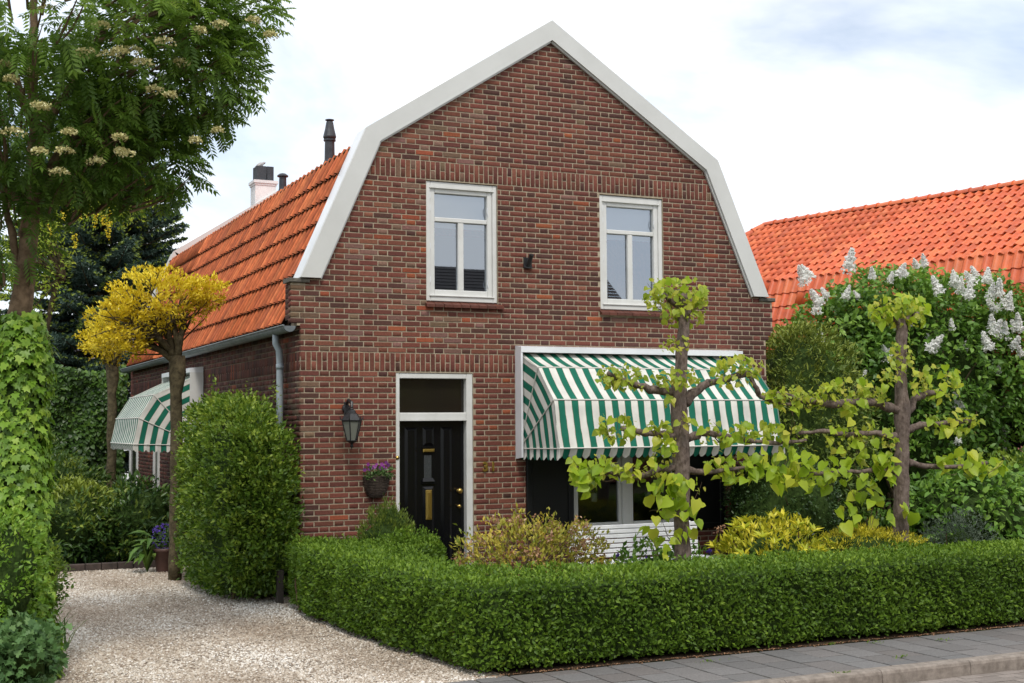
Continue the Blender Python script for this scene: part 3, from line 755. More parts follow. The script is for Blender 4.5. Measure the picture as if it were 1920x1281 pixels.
# door
fr = MB().cbox(1.136, 1.183, .012, .15, .02, 2.508, .006).cbox(2.022, 2.102, .012, .15, .02, 2.508, .006)
fr.cbox(1.1835, 2.0215, .014, .15, 2.447, 2.508, .006)
door = fr.build('door', M['white'], house)
MB().cbox(1.1835, 2.0215, .016, .15, 1.964, 2.048, .008).cbox(1.1835, 2.0215, .004, .03, 1.952, 1.966, .003).build('transom', M['white'], door)
MB().add([(1.18, .095, 2.045), (2.024, .095, 2.045), (2.024, .095, 2.45), (1.18, .095, 2.45)], [(0, 1, 2, 3)]).build('pane', M['glass_dark'], door)
MB().box(1.1835, 2.0215, -.10, .15, .004, .12).build('threshold', M['stone'], door)
leaf = MB().box(1.1845, 2.0205, .10, .145, .121, 1.961).build('door_leaf', M['black'], door)
def raised(x0, x1, z0, z1, name='raised_panel'):
    c = .032; y0, y1 = .0995, .082
    vs = [(x0, y0, z0), (x1, y0, z0), (x1, y0, z1), (x0, y0, z1), (x0+c, y1, z0+c), (x1-c, y1, z0+c), (x1-c, y1, z1-c), (x0+c, y1, z1-c)]
    MB().add(vs, [(4, 5, 6, 7), (0, 1, 5, 4), (1, 2, 6, 5), (2, 3, 7, 6), (3, 0, 4, 7)]).build(name, M['black'], door)
raised(1.275, 1.425, .22, 1.875); raised(1.500, 1.640, 1.66, 1.875); raised(1.725, 1.865, .22, 1.875); raised(1.497, 1.637, .22, 1.186)
MB().cbox(1.486, 1.652, .075, .0995, 1.632, 1.645, .003).cbox(1.486, 1.652, .075, .0995, 1.215, 1.226, .003).build('ledge', M['black'], door)
MB().cbox(1.497, 1.640, .068, .0995, 1.588, 1.625, .008).build('letter_slot', M['brass'], door)
MB().add([(1.515, .098, 1.28), (1.608, .098, 1.28), (1.608, .098, 1.55), (1.515, .098, 1.55)], [(0, 1, 2, 3)]).build('peep_window', noisy(mat('grey_peep_glass', rough=.25), (.03, .033, .035), (.06, .065, .07), 60), door)
MB().add([(1.488, .066, 1.245), (1.640, .066, 1.245), (1.625, .0985, 1.285), (1.502, .0985, 1.285), (1.488, .066, 1.238), (1.640, .066, 1.238)], [(0, 1, 2, 3), (0, 4, 5, 1)]).build('peep_sill', M['black'], door)
MB().cbox(1.528, 1.606, .070, .082, .80, 1.146, .006).cbox(1.545, 1.589, .064, .071, .82, 1.126, .006).build('letter_plate', M['brass'], door)
kb_ = [(.022, 0), (.022, .008), (.010, .012), (.010, .035), (.026, .042), (.034, .058), (.028, .075), (.012, .083)]
MB().lathe(kb_, (1.945, .0995, 1.126), 14, 'y').build('door_knob', M['brass'], door, True)
MB().lathe([(r*.68, h*.7) for r, h in kb_], (1.945, .0995, .946), 14, 'y').build('lock_knob', M['brass'], door, True)
MB().lathe([(.024, 0), (.022, .008), (.012, .011), (.010, .016)], (1.154, .012, 1.53), 14, 'y').build('door_bell', M['brass'], door, True)

# ground floor window with open black shutters
fw_ = bars(3.422, 4.978, .562, 2.518, .06, .03, .15, .08, .075).build('window', M['white'], house)
MB().cbox(4.145, 4.262, .034, .15, .6375, 2.4375, .008).build('mullion', M['white'], fw_)
for a, b in ((3.4825, 4.1445), (4.2625, 4.9175)):
    bars(a, b, .638, 2.437, .045, .055, .12).build('sash', M['white'], fw_)
    MB().add([(a+.04, .09, .68), (b-.04, .09, .68), (b-.04, .09, 2.395), (a+.04, .09, 2.395)], [(0, 1, 2, 3)]).build('pane', M['glass_low'], fw_)
MB().cbox(3.38, 5.02, -.05, .03, .53, .561, .01).build('sill', M['white'], fw_)
for x0, x1 in ((2.785, 3.418), (4.982, 5.615)):
    sh = bars(x0, x1, .56, 2.50, .07, -.047, -.006).build('shutter', M['shutter'], house)
    MB().box(x0+.0704, x1-.0704, -.030, -.008, .6304, 2.4296).cbox(x0+.0704, x1-.0704, -.045, -.031, 1.5, 1.57, .004).build('shutter_board', M['shutter'], sh)
for i, (u, v) in enumerate(((1113, 933), (1215, 930))):
    p = at_y(u, v, .30)
    jar = thing('candle_jar', (p[0], .30, p[2]-.06), 'small frosted white candle jar hanging behind the ground floor window', 'candle jar', 'candle jars hanging in the window')
    MB().lathe([(.036, -.055), (.04, -.05), (.04, .04), (.03, .055)], p, 12).build('jar', mat('frosted_glass%d' % i, (.5, .55, .53), .5), jar, True)
    MB().tube([(p[0]-.03, p[1], p[2]+.055), (p[0], p[1], p[2]+.11), (p[0]+.03, p[1], p[2]+.055)], .003, 5).tube([(p[0], p[1], p[2]+.11), (p[0], p[1], 2.6)], .002, 4).build('wire', M['iron'], jar)

# house number, flagpole socket
def text_obj(s, size, loc, m, name, parent):
    cu = bpy.data.curves.new(name, 'FONT'); cu.body = s; cu.size = size; cu.extrude = .005; cu.bevel_depth = .0015; cu.offset = .004
    o = bpy.data.objects.new(name, cu); COL.objects.link(o); bpy.context.view_layer.update()
    me = bpy.data.meshes.new_from_object(o); bpy.data.objects.remove(o); me.materials.append(m)
    me.transform(Matrix.Translation(loc) @ Matrix.Rotation(math.pi/2, 4, 'X'))
    return link(bpy.data.objects.new(name, me), parent)
nb = thing('house_number', (2.26, -.012, 1.36), 'small gold house number 31 on the bricks beside the door', 'number')
text_obj('3', .15, (2.215, -.012, 1.355), M['brass'], 'digit', nb); text_obj('1', .15, (2.315, -.012, 1.355), M['brass'], 'digit', nb)
fp = thing('flagpole_holder', (2.83, -.01, 3.86), 'small black iron flagpole holder on the brick gable between the upper windows', 'flag holder')
MB().cbox(2.775, 2.885, -.018, -.004, 3.80, 3.93, .004).build('back_plate', M['iron'], fp)
MB().tube([(2.83, -.015, 3.81), (2.835, -.11, 3.95)], [.026, .026], 12).tube([(2.835, -.105, 3.943), (2.835, -.113, 3.957)], [.031, .031], 12).build('socket', M['iron'], fp)
MB().cbox(2.78, 2.88, -.05, -.018, 3.798, 3.812, .003).build('foot', M['iron'], fp)

# ------------------------------------------------------------------ awnings
def awning(name, label, along, A0, A1, prof, pivot, valance, box, nm_box, wrk=1.0):
    """prof: list of (out, z) from wall to front edge; along(a,out,z)->world"""
    root = thing(name, tuple(along((A0+A1)/2, 0, pivot[1])), label, 'awning', None)
    PT = .175; nseg = int((A1-A0)/.035); NSUB = 7
    # front canopy
    V, S, F = [], [], []
    rowsP = []
    for i in range(len(prof)-1):
        for k in range(NSUB):
            t = k/NSUB; rowsP.append((prof[i][0]*(1-t)+prof[i+1][0]*t, prof[i][1]*(1-t)+prof[i+1][1]*t, math.sin(math.pi*t), i))
    rowsP.append((*prof[-1], 0, len(prof)-1)); W_ = nseg+1
    for (o_, z_, sag, i) in rowsP:
        for q in range(W_):
            a = A0+(A1-A0)*q/nseg
            wr = sag*(.010*math.sin(a*9+z_*7)+.008*math.sin(a*23-z_*11)+.006*math.sin((a+z_)*41))*(1.1 if i >= 2 else .4)*wrk*.6
            V.append(along(a, o_-sag*.014+wr, z_-sag*.010+wr*.4)); S.append((a-A0+.04)/PT+.5)
    for r_ in range(len(rowsP)-1):
        for q in range(nseg):
            F.append((r_*W_+q, r_*W_+q+1, (r_+1)*W_+q+1, (r_+1)*W_+q))
    link(bpy.data.objects.new('canopy', np_mesh('canopy', V, F, M['fabric'], {'stripe': S}, smooth=True)), root)
    # side cheeks: sectors from the pivot
    R = 6.0
    for ae in (A0, A1):
        V, S, F = [], [], []; G = 10
        for i in range(len(prof)-1):
            base = len(V)
            for a_ in range(G+1):
                for b_ in range(G+1):
                    t = a_/G; f = b_/G
                    o_ = pivot[0]*(1-t)+t*(prof[i][0]*(1-f)+prof[i+1][0]*f); z_ = pivot[1]*(1-t)+t*(prof[i][1]*(1-f)+prof[i+1][1]*f)
                    wv = .012*math.sin(math.pi*f)*math.sin(t*15+i)*t
                    V.append(along(ae+wv, o_, z_)); S.append((1-t)*R+.55)
            for a_ in range(G):
                for b_ in range(G):
                    c = base+a_*(G+1)+b_; F.append((c, c+1, c+G+2, c+G+1))
        link(bpy.data.objects.new('side_cheek', np_mesh('side_cheek', V, F, M['fabric'], {'stripe': S}, smooth=True)), root)
        rb = MB()
        off = -.008 if ae == A0 else .008
        for o_, z_ in prof[1:]:
            rb.tube([along(ae+off, *pivot), along(ae+off, o_, z_)], .007, 6)
        rb.build('side_seam', M['seam'], root)
    for o_, z_ in prof[1:]:
        MB().tube([along(A0, o_, z_+.003), along(A1, o_, z_+.003)], .009, 6).build('rib', M['seam'], root)
    # scalloped valance round front and sides
    def scallop(pf, length, s0, s1, ph):
        n_ = int(length/.0146); V, S, F = [], [], []
        for q in range(n_+1):
            t = q/n_; d = t*length; sc = abs(math.sin(math.pi*(d+ph)/.0875)); hgt = valance*(.62+.38*sc**.7)
            for k in range(5):
                h = k/4; wv = .010*math.sin(d*36)*h
                V.append(pf(t, h*hgt, wv)); S.append(s0+(s1-s0)*t)
        for q in range(n_):
            for k in range(4): c = q*5+k; F.append((c, c+5, c+6, c+1))
        link(bpy.data.objects.new('valance', np_mesh('valance', V, F, M['fabric'], {'stripe': S}, smooth=True)), root)
    of, zf = prof[-1]
    scallop(lambda t, h, w_: along(A0+(A1-A0)*t, of+w_*.6+.002-h*.5, zf-h*.9), A1-A0, .04/PT+.5, (A1-A0+.04)/PT+.5, .04)
    for ae in (A0, A1):
        scallop(lambda t, h, w_: along(ae+w_, pivot[0]+(of-pivot[0])*t, pivot[1]+(zf-pivot[1])*t-h), of-pivot[0], R+.55, .55, 0)
    # box on the wall: top rail and end boards
    top, bot, d = box
    b = MB(); P_ = [along(a, o_, z_) for a in (A0-.045, A1+.045) for o_, z_ in ((.008, top), (d, top-.02), (d, top-.085), (.008, top-.085))]
    b.add(P_, [(0, 1, 5, 4), (1, 2, 6, 5), (2, 3, 7, 6), (3, 0, 4, 7), (0, 3, 2, 1), (4, 5, 6, 7)]).build(nm_box, M['alu'], root)
    for a0, a1 in ((A0-.047, A0-.022), (A1+.022, A1+.047)):
        P_ = [along(a, o_, z_) for a in (a0, a1) for o_, z_ in ((.006, top-.0855), (d-.004, top-.0855), (d-.004, bot+.02), (.006, bot))]
        MB().add(P_, [(0, 1, 5, 4), (1, 2, 6, 5), (2, 3, 7, 6), (3, 0, 4, 7), (0, 3, 2, 1), (4, 5, 6, 7)]).build('end_board', M['alu'] if box[2] < .19 else M['white'], root)
    return root
awning('awning', 'wide green and white striped awning over the shuttered ground floor window', lambda a, o, z: (a, -o, z), 2.70, 5.80,
       [(.03, 2.762), (.545, 2.568), (.945, 2.18), (1.085, 1.628)], (.03, 1.615), .135, (2.852, 1.49, .175), 'head_box')
awning('awning', 'small green and white striped awning on the side wall above the shrubs', lambda a, o, z: (-o, a, z), 5.22, 7.45,
       [(.03, 2.70), (.715, 2.37), (.925, 2.035), (1.0, 1.655)], (.03, 1.63), .11, (2.79, 1.52, .205), 'head_box', .15)
# side wall window and door frames under / beyond the side awning
for y0, y1, z0, z1 in ((5.5, 7.2, .75, 2.45), (8.75, 9.25, .35, 2.35), (11.0, 11.9, .05, 2.3)):
    b = MB(); q = .075
    for a0, a1, c0, c1 in ((y0, y0+q, z0, z1), (y1-q, y1, z0, z1), (y0+q, y1-q, z0, z0+q), (y0+q, y1-q, z1-q, z1)):
        b.box(-.03, .03, a0, a1, c0, c1)
    sw = b.build('window', M['white'], house)
    MB().box(-.006, .004, y0+q+.001, y1-q-.001, z0+q+.001, z1-q-.001).build('pane', M['glass_dark'], sw)
MB().box(-.05, -.004, 4.18, 4.24, 2.1, 2.32).build('wall_vent', M['iron'], house)
MB().cbox(-.04, .0, 3.2, 3.9, -.01, .01).build('vent_slot', M['iron'], house)

# ------------------------------------------------------------------ wall lantern
lx, lz = .535, 1.86
lan = thing('wall_lantern', (lx, -.01, 1.66), 'black wrought iron carriage lantern mounted on the wall left of the front door', 'lantern')
MB().lathe([(.035, 0), (.05, .006), (.045, .016), (.02, .025)], (.53, -.004, 2.10), 12, 'y').cbox(.505, .555, -.03, -.004, 2.0, 2.17, .006).build('wall_plate', M['iron'], lan)
MB().tube([(.53, -.02, 2.15), (.532, -.09, 2.19), (.545, -.17, 2.16), (lx, -.20, 2.10), (lx, -.20, 2.06)], [.016, .02, .02, .016, .012], 8).tube([(.53, -.02, 2.03), (.535, -.08, 2.05), (.54, -.10, 2.10), (.537, -.07, 2.13)], [.01, .012, .011, .008], 8).build('arm', M['iron'], lan)
ly = -.20; nS = 6
def hexr(r, z, ph=0): return [(lx+r*math.cos(2*math.pi*k/nS+ph), ly+r*math.sin(2*math.pi*k/nS+ph), z) for k in range(nS)]
prof = [(.035, 2.08), (.045, 2.07), (.05, 2.045), (.068, 2.035), (.115, 1.975), (.122, 1.965), (.118, 1.955)]
b = MB(); vs = []
for r, z in prof: vs += hexr(r, z)
b.add(vs, [(i*nS+k, i*nS+(k+1) % nS, (i+1)*nS+(k+1) % nS, (i+1)*nS+k) for i in range(len(prof)-1) for k in range(nS)]+[tuple(range(nS))])
for p in hexr(.122, 1.965): b.tube([p, (p[0]+(p[0]-lx)*.12, p[1]+(p[1]-ly)*.12, p[2]+.045)], [.010, .003], 5)
b.lathe([(.02, 0), (.026, .012), (.014, .025), (.017, .04), (.004, .06)], (lx, ly, 2.075), 8)
b.build('roof', M['iron'], lan)
top, bot = hexr(.112, 1.955), hexr(.058, 1.735)
b = MB()
for p, q in zip(top, bot): b.tube([p, q], .007, 5)
for ring in (top, bot):
    for k in range(nS): b.tube([ring[k], ring[(k+1) % nS]], .007, 5)
b.build('cage', M['iron'], lan)
b = MB(); t2, b2 = hexr(.107, 1.953), hexr(.054, 1.737); b.add(t2+b2, [(k, (k+1) % nS, nS+(k+1) % nS, nS+k) for k in range(nS)]).build('lamp_glass', M['lampglass'], lan)
b = MB(); b.lathe([(.062, 1.737), (.05, 1.72), (.02, 1.705), (.012, 1.69), (.022, 1.68), (.018, 1.668), (.006, 1.655), (.003, 1.63)], (lx, ly, 0), 10).build('finial', M['iron'], lan)
MB().lathe([(.014, 1.74), (.016, 1.80), (.02, 1.81), (.026, 1.85), (.016, 1.89), (.004, 1.90)], (lx, ly, 0), 10).build('bulb', mat('bulb_glass', (.75, .73, .66), .3), lan, True)

# ------------------------------------------------------------------ hanging basket with pansies
bk = thing('hanging_basket', (.885, -.01, 1.08), 'brown wicker half basket of purple pansies hanging beside the black door', 'basket')
b = MB(); vs = []; NR_, NC = 9, 15
for i in range(NR_):
    t = i/(NR_-1); r = .155*(1-.22*t-.30*t**4); z = 1.325-.24*t
    for k in range(NC):
        a = math.pi*k/(NC-1); rr = r*(1+.02*math.sin(k*2.4+i*3)); vs.append((.885+rr*math.cos(a), -.012-rr*math.sin(a)*.95, z+.006*math.sin(k*1.7)))
b.add(vs, [(i*NC+k, i*NC+k+1, (i+1)*NC+k+1, (i+1)*NC+k) for i in range(NR_-1) for k in range(NC-1)]+[tuple((NR_-1)*NC+k for k in range(NC)), tuple(range(NC-1, -1, -1))])
for i in range(13):
    z = 1.32-.018*i; t = (1.325-z)/.24; r = .157*(1-.22*t-.30*t**4)
    b.tube([(.885+r*math.cos(math.pi*k/12), -.012-r*math.sin(math.pi*k/12)*.95, z+random.uniform(-.004, .004)) for k in range(13)], .0075, 5)
b.build('wicker', M['wicker'], bk)
M['pansy_leaf'] = leaf_mat('pansy_leaf', (.03, .07, .02), (.10, .19, .05), (.16, .24, .08))
M['petal'] = leaf_mat('purple_petal', (.10, .012, .12), (.30, .05, .32), (.45, .16, .45), .6, .3)
n = 240
P = np.stack([.885+RNG.uniform(-.17, .17, n), -.02-RNG.uniform(0, .17, n), 1.31+RNG.uniform(-.02, .11, n)], 1)
leaves_obj('foliage', [scatter(*LEAF, P, nrm(rdir(n)+[0, -.5, .4]), rdir(n)+[0, 0, .8], RNG.uniform(.03, .055, n), RNG.uniform(.018, .03, n), RNG.random(n))], M['pansy_leaf'], bk)
PET = ([(0, 0, 0)]+[(.5*math.cos(a)*(1+.15*math.cos(5*a)), .5*math.sin(a)*(1+.15*math.cos(5*a)), .08) for a in np.linspace(0, 2*math.pi, 10, endpoint=False)], [(0, i+1, (i+1) % 10+1) for i in range(10)])
fl = []
for u, v in ((684, 881), (690, 871), (697, 877), (702, 876), (706, 872), (713, 878), (719, 876), (724, 868), (723, 879), (716, 871), (693, 880), (728, 872)):
    p = at_y(u, v, -.10); V, F, t_ = scatter(*PET, p[None], np.array([[.2, .1, 1.]]), np.array([[random.uniform(-.5, .5), -1, .35]]), np.array([.045]), np.array([.045]), random.random())
    link(bpy.data.objects.new('flower', np_mesh('flower', V, F, M['petal'], {'tint': t_})), bk)

# ------------------------------------------------------------------ bench
by = -1.45
bn = thing('garden_bench', (3.45, by, 0), 'white slatted wooden garden bench standing below the ground floor window', 'bench')
M['benchp'] = noisy(mat('bench_paint', rough=.5), (.68, .68, .69), (.8, .8, .8), 5, 5)
bx0, bx1 = 2.62, 4.28
for i in range(7):
    z = .425+i*.052; MB().cbox(bx0, bx1, by-.012+.012*i*.4, by+.012+.012*i*.4, z, z+.040, .004).build('slat', M['benchp'], bn)
for i in range(5):
    y = by-.08-i*.085; MB().box(bx0, bx1, y-.032, y+.032, .385, .407).build('seat_slat', M['benchp'], bn)
for x in (bx0+.08, bx1-.13):
    MB().box(x, x+.05, by+.03, by+.07, .0, .79).build('leg', M['benchp'], bn); MB().box(x, x+.05, by-.47, by-.43, .0, .384).build('leg', M['benchp'], bn)
    MB().box(x, x+.05, by-.429, by+.029, .34, .384).build('rail', M['benchp'], bn)

# ------------------------------------------------------------------ neighbour's house with orange pantiles
nb_ = thing('neighbour_house', (17.5, 6, 0), 'neighbouring house with a bright orange pantile roof behind the white lilac', 'house')
R0 = np.array([15.10, 11.96, 6.75]); nd = nrm(np.array([1.5, -6.46, 0.])); nm = np.array([nd[1], -nd[0], 0.])   # along the ridge towards the street; down the near slope
NL = 12.0; KNZ, EVZ = 4.95, 2.9; KD, ED = 2.75, 3.5
def npnt(s, d, z): return R0*[1, 1, 0]+nd*s+nm*d+np.array([0, 0, z])
p_or = lambda t: .036*math.sin(math.pi*min(t/.52, 1)) if t < .52 else -.012*math.sin(math.pi*(t-.52)/.48)
nroof = MB().add([npnt(0, 0, 6.71), npnt(NL, 0, 6.71), npnt(NL, KD, KNZ-.05), npnt(-1.8, KD, KNZ-.05)], [(0, 1, 2, 3)]).add(
    [npnt(-1.8, KD, KNZ-.05), npnt(NL, KD, KNZ-.05), npnt(NL, ED, EVZ-.04), npnt(-1.8, ED, EVZ-.04)], [(0, 1, 2, 3)]).add(
    [npnt(0, 0, 6.71), npnt(NL, 0, 6.71), npnt(NL, -KD, KNZ-.05), npnt(-1.8, -KD, KNZ-.05)], [(0, 1, 2, 3)]).add(
    [npnt(-1.8, -KD, KNZ-.05), npnt(NL, -KD, KNZ-.05), npnt(NL, -ED, EVZ-.04), npnt(-1.8, -ED, EVZ-.04)], [(0, 1, 2, 3)]).add(
    [npnt(0, 0, 6.71), npnt(-1.8, KD, KNZ-.05), npnt(-1.8, -KD, KNZ-.05)], [(0, 1, 2)]).build('roof', mat('orange_roof_underlay', (.30, .06, .02), .8), nb_)
def or_col():
    c = random.choices([(238, 116, 62), (230, 106, 56), (244, 128, 72), (224, 108, 64)], [.4, .3, .2, .1])[0]; k = random.uniform(.95, 1.05)
    return lin(min(c[0]*k, 250), c[1]*k, c[2]*k, .70)
allt = []; TW = .205
for (d0, z0, d1, z1, nrow, hip) in ((ED, EVZ, KD, KNZ, 7, 0), (KD, KNZ, 0, 6.75, 11, 1)):
    s_ = nrm(npnt(0, d1, z1)-npnt(0, d0, z0)); ln_ = np.linalg.norm(npnt(0, d1, z1)-npnt(0, d0, z0)); ex = ln_/nrow
    a_ = nd; n_ = nrm(np.cross(a_, s_)); n_ = n_ if n_[2] > 0 else -n_
    tv, tf, tmi = tile_geo(p_or, TW, ex+.05, .03, .028, 8)
    if np.dot(np.cross(a_, s_), n_) < 0: tf = [tuple(reversed(f)) for f in tf]
    me = bpy.data.meshes.new('pantile'); me.from_pydata([tuple(v) for v in tv], [], tf); me.materials.append(M['otile1']); me.update()
    for r_ in range(nrow):
        st = -1.8*(1-(r_+.5)/nrow) if hip else -1.8
        for i in range(int((NL-st)/TW)):
            o_ = npnt(st+i*TW, d0, z0)+s_*(r_*ex); u, v, w_ = pix(o_)
            vis = 1395 < u < 1935 and (v < 560 or u < 1480) and v < 660
            allt.append((w_ if vis else w_+1000, o_, hip, me, (a_, s_, n_), (tv, tf)))
allt.sort(key=lambda q: q[0])
for q in allt[:300]:
    o = link(bpy.data.objects.new('pantile', q[3]), nroof); a_, s_, n_ = q[4]
    o.matrix_local = tile_frame(q[1]+n_*random.uniform(-.003, .004)+s_*random.uniform(-.005, .005), a_, s_, n_); o.color = (*or_col(), 1)
for h_ in (0, 1):
    L_ = [q for q in allt[300:] if q[2] == h_]
    joined_tiles('pantiles', [q[1] for q in L_], L_[0][5][0], L_[0][5][1], [0]*len(L_[0][5][1]), L_[0][4], or_col, [M['otileN']], nroof)
def ridge_cap(p, q):
    p = np.array(p); q = np.array(q); d = nrm(q-p); sd_ = nrm(np.cross(d, [0, 0, 1.])); up = np.cross(sd_, d); b = MB(); vs = []
    for e, r in ((p, .135), (p+d*.05, .12), (q, .105)):
        for k in range(9):
            a = math.pi*k/8-.0; vs.append(e+sd_*r*math.cos(a)+up*(r*math.sin(a)*.85-.04))
    b.add(vs, [(i*9+k, i*9+k+1, (i+1)*9+k+1, (i+1)*9+k) for i in range(2) for k in range(8)]+[tuple(range(9))])
    o = b.build('ridge_tile', M['otile1'], nroof); o.color = (*or_col(), 1)
for i in range(36): ridge_cap(npnt(NL-i*.333, 0, 6.78), npnt(NL-(i+1)*.333-.03, 0, 6.78))
hp0, hp1 = npnt(0, 0, 6.78), npnt(-1.8, KD, KNZ+.05)
for i in range(10): ridge_cap(hp1+(hp0-hp1)*((i+.0)/10), hp1+(hp0-hp1)*((i+1.08)/10))
wl = MB()
for s0, s1, d0, d1 in ((-1.6, NL-.15, 3.25, 3.0), (-1.6, NL-.15, -3.0, -3.25), (-1.7, -1.5, 3.0, -3.0)):
    wl.add([npnt(s, d, z) for z in (0, 3.05) for s, d in ((s0, d0), (s1, d0), (s1, d1), (s0, d1))], [(0, 1, 2, 3), (4, 5, 6, 7), (0, 1, 5, 4), (1, 2, 6, 5), (2, 3, 7, 6), (3, 0, 4, 7)])
nw = wl.build('wall', noisy(mat('neighbour_brick', rough=.9), lin(150, 84, 62), lin(182, 116, 92), 14, 6), nb_); nw['kind'] = 'stuff'
MB().add([npnt(NL-.1, 3.2, 0), npnt(NL-.1, -3.2, 0), npnt(NL-.1, -3.4, 3.05), npnt(NL-.1, -KD, 5.0), npnt(NL-.1, 0, 6.8), npnt(NL-.1, KD, 5.0), npnt(NL-.1, 3.4, 3.05)], [tuple(range(7))]).build('gable', nw.data.materials[0], nb_)
for s0 in (2.2, 5.2, 8.2):
    b = MB(); P_ = [npnt(s, 3.27, z) for s, z in ((s0, .9), (s0+1.3, .9), (s0+1.3, 2.2), (s0, 2.2))]+[npnt(s, 3.22, z) for s, z in ((s0, .9), (s0+1.3, .9), (s0+1.3, 2.2), (s0, 2.2))]
    wn = b.add(P_, [(0, 1, 2, 3), (0, 1, 5, 4), (1, 2, 6, 5), (2, 3, 7, 6), (3, 0, 4, 7)]).build('window', M['white'], nb_)
    MB().add([npnt(s, 3.275, z) for s, z in ((s0+.1, 1.0), (s0+1.2, 1.0), (s0+1.2, 2.1), (s0+.1, 2.1))], [(0, 1, 2, 3)]).build('pane', M['glass_dark'], wn)
MB().tube([npnt(-1.7, 3.56, 2.98), npnt(NL, 3.56, 2.98)], .07, 8).build('gutter', M['zinc'], nb_)

# house across the street (mirrored in the upper windows) and a house beyond the back garden
oh = thing('opposite_house', (6, -26, 0), 'low house with a dark tiled roof across the street', 'house')
MB().box(-8, 18.5, -31, -23, 0, 4.05).build('wall', M['brick_plain'], oh)
M['dark_tile'] = noisy(mat('dark_roof_tile', rough=.7), (.016, .014, .014), (.05, .042, .04), 5, 6, stretch=(1, 1, 4), bump=.4)
b = MB()
for i in range(26):
    t0, t1 = i/26, (i+1)/26
    b.add([(-8.3, -22.6-4.4*t0, 4.0+3.35*t0+.018), (18.9, -22.6-4.4*t0, 4.0+3.35*t0+.018), (18.9, -22.6-4.4*t1, 4.0+3.35*t1), (-8.3, -22.6-4.4*t1, 4.0+3.35*t1)], [(0, 1, 2, 3)])
b.add([(-8.3, -27, 7.35), (18.9, -27, 7.35), (18.9, -31.4, 4.0), (-8.3, -31.4, 4.0)], [(0, 1, 2, 3)]).add([(18.5, -23, 4.1), (18.5, -31, 4.1), (18.5, -27, 7.3)], [(0, 1, 2)]).build('roof', M['dark_tile'], oh)['kind'] = 'stuff'
fhp = at_y(150, 680, 34)
fh = thing('far_house', (fhp[0], 36, 0), 'distant house with a grey tiled roof beyond the ivy covered wall', 'house')
MB().box(fhp[0]-5, fhp[0]+3.4, 34, 41, 0, 3.1).build('wall', M['plaster'], fh)
b = MB(); b.add([(fhp[0]-5.3, 33.7, 3.0), (fhp[0]+3.7, 33.7, 3.0), (fhp[0]+3.7, 37.5, 5.6), (fhp[0]-5.3, 37.5, 5.6), (fhp[0]+3.7, 41.3, 3.0), (fhp[0]-5.3, 41.3, 3.0)], [(0, 1, 2, 3), (3, 2, 4, 5), (1, 4, 2), (0, 3, 5)]).build('roof', noisy(mat('grey_tile', rough=.7), (.10, .09, .11), (.17, .16, .19), 8, 4), fh)

# ------------------------------------------------------------------ vegetation helpers
def lumpy(center, rad, seed, sub=3, amp=.18):
    """uneven dark ball, painted shade inside the foliage"""
    import bmesh
    bm = bmesh.new(); bmesh.ops.create_icosphere(bm, subdivisions=sub, radius=1.0); r = random.Random(seed)
    ph = [(r.uniform(1.5, 5), r.uniform(1.5, 5), r.uniform(1.5, 5), r.uniform(0, 6)) for _ in range(6)]
    for v in bm.verts:
        s = sum(math.sin(a*v.co.x+b*v.co.y+c*v.co.z+d) for a, b, c, d in ph)/6
        k = 1+amp*s*1.8
        v.co = Vector((center[0]+v.co.x*rad[0]*k, center[1]+v.co.y*rad[1]*k, center[2]+v.co.z*rad[2]*k))
    me = bpy.data.meshes.new('foliage_shade_core'); bm.to_mesh(me); bm.free(); return me
def ell_pts(n, center, rad, shell=.55, p=2.0, zmin=None):
    """points in a (super)ellipsoid, denser towards its skin; returns points and outward directions"""
    d = rdir(n)
    k = (np.abs(d[:, 0])**p+np.abs(d[:, 1])**p+np.abs(d[:, 2])**p)**(-1/p)
    r = (shell**3+(1-shell**3)*RNG.random(n))**(1/3)
    off = d*k[:, None]*r[:, None]*np.array(rad)
    P_ = np.array(center)+off
    if zmin is not None: P_[:, 2] = np.maximum(P_[:, 2], zmin+RNG.random(n)*.1)
    return P_, nrm(off/np.array(rad)**2)
def clumps(nc, nl, center, rad, cs, shell=.6, p=2.0, zmin=None, L=(.04, .07), Wr=.5, T=LEAF, up=.35, rand=.9, outw=.8, tint_j=.22, zt=.25):
    """leaf clumps spread through a crown -> scatter part, clump centres"""
    C, O = ell_pts(nc, center, rad, shell, p, zmin)
    idx = np.repeat(np.arange(nc), nl); n = len(idx)
    csz = np.broadcast_to(cs, (3,)) if np.ndim(cs) else np.full(3, cs)
    P_ = C[idx]+RNG.normal(size=(n, 3))*csz*.55
    if zmin is not None: P_[:, 2] = np.maximum(P_[:, 2], zmin)
    D = nrm(O[idx]*outw+rdir(n)*rand+np.array([0, 0, up])); Nn = nrm(O[idx]*.6+rdir(n)*.7+np.array([0, 0, .7]))
    Ls = RNG.uniform(*L, n); ct = RNG.normal(.5, tint_j, nc)[idx]+RNG.normal(0, .13, n)+zt*(P_[:, 2]-center[2])/rad[2]*.4
    return scatter(*T, P_, D, Nn, Ls, Ls*Wr*RNG.uniform(.8, 1.2, n), np.clip(ct, 0, 1)), C, O
def limb(p0, p1, r0, r1, bend=.15, n=6, seed=None):
    p0, p1 = np.array(p0, float), np.array(p1, float); L_ = np.linalg.norm(p1-p0); off = rdir(1)[0]*bend*L_; pts = []
    for i in range(n+1):
        t = i/n; pts.append(p0*(1-t)+p1*t+off*math.sin(math.pi*t)+rdir(1)[0]*L_*.012*(0 < i < n))
    return pts, [r0*(1-i/n)+r1*i/n for i in range(n+1)]
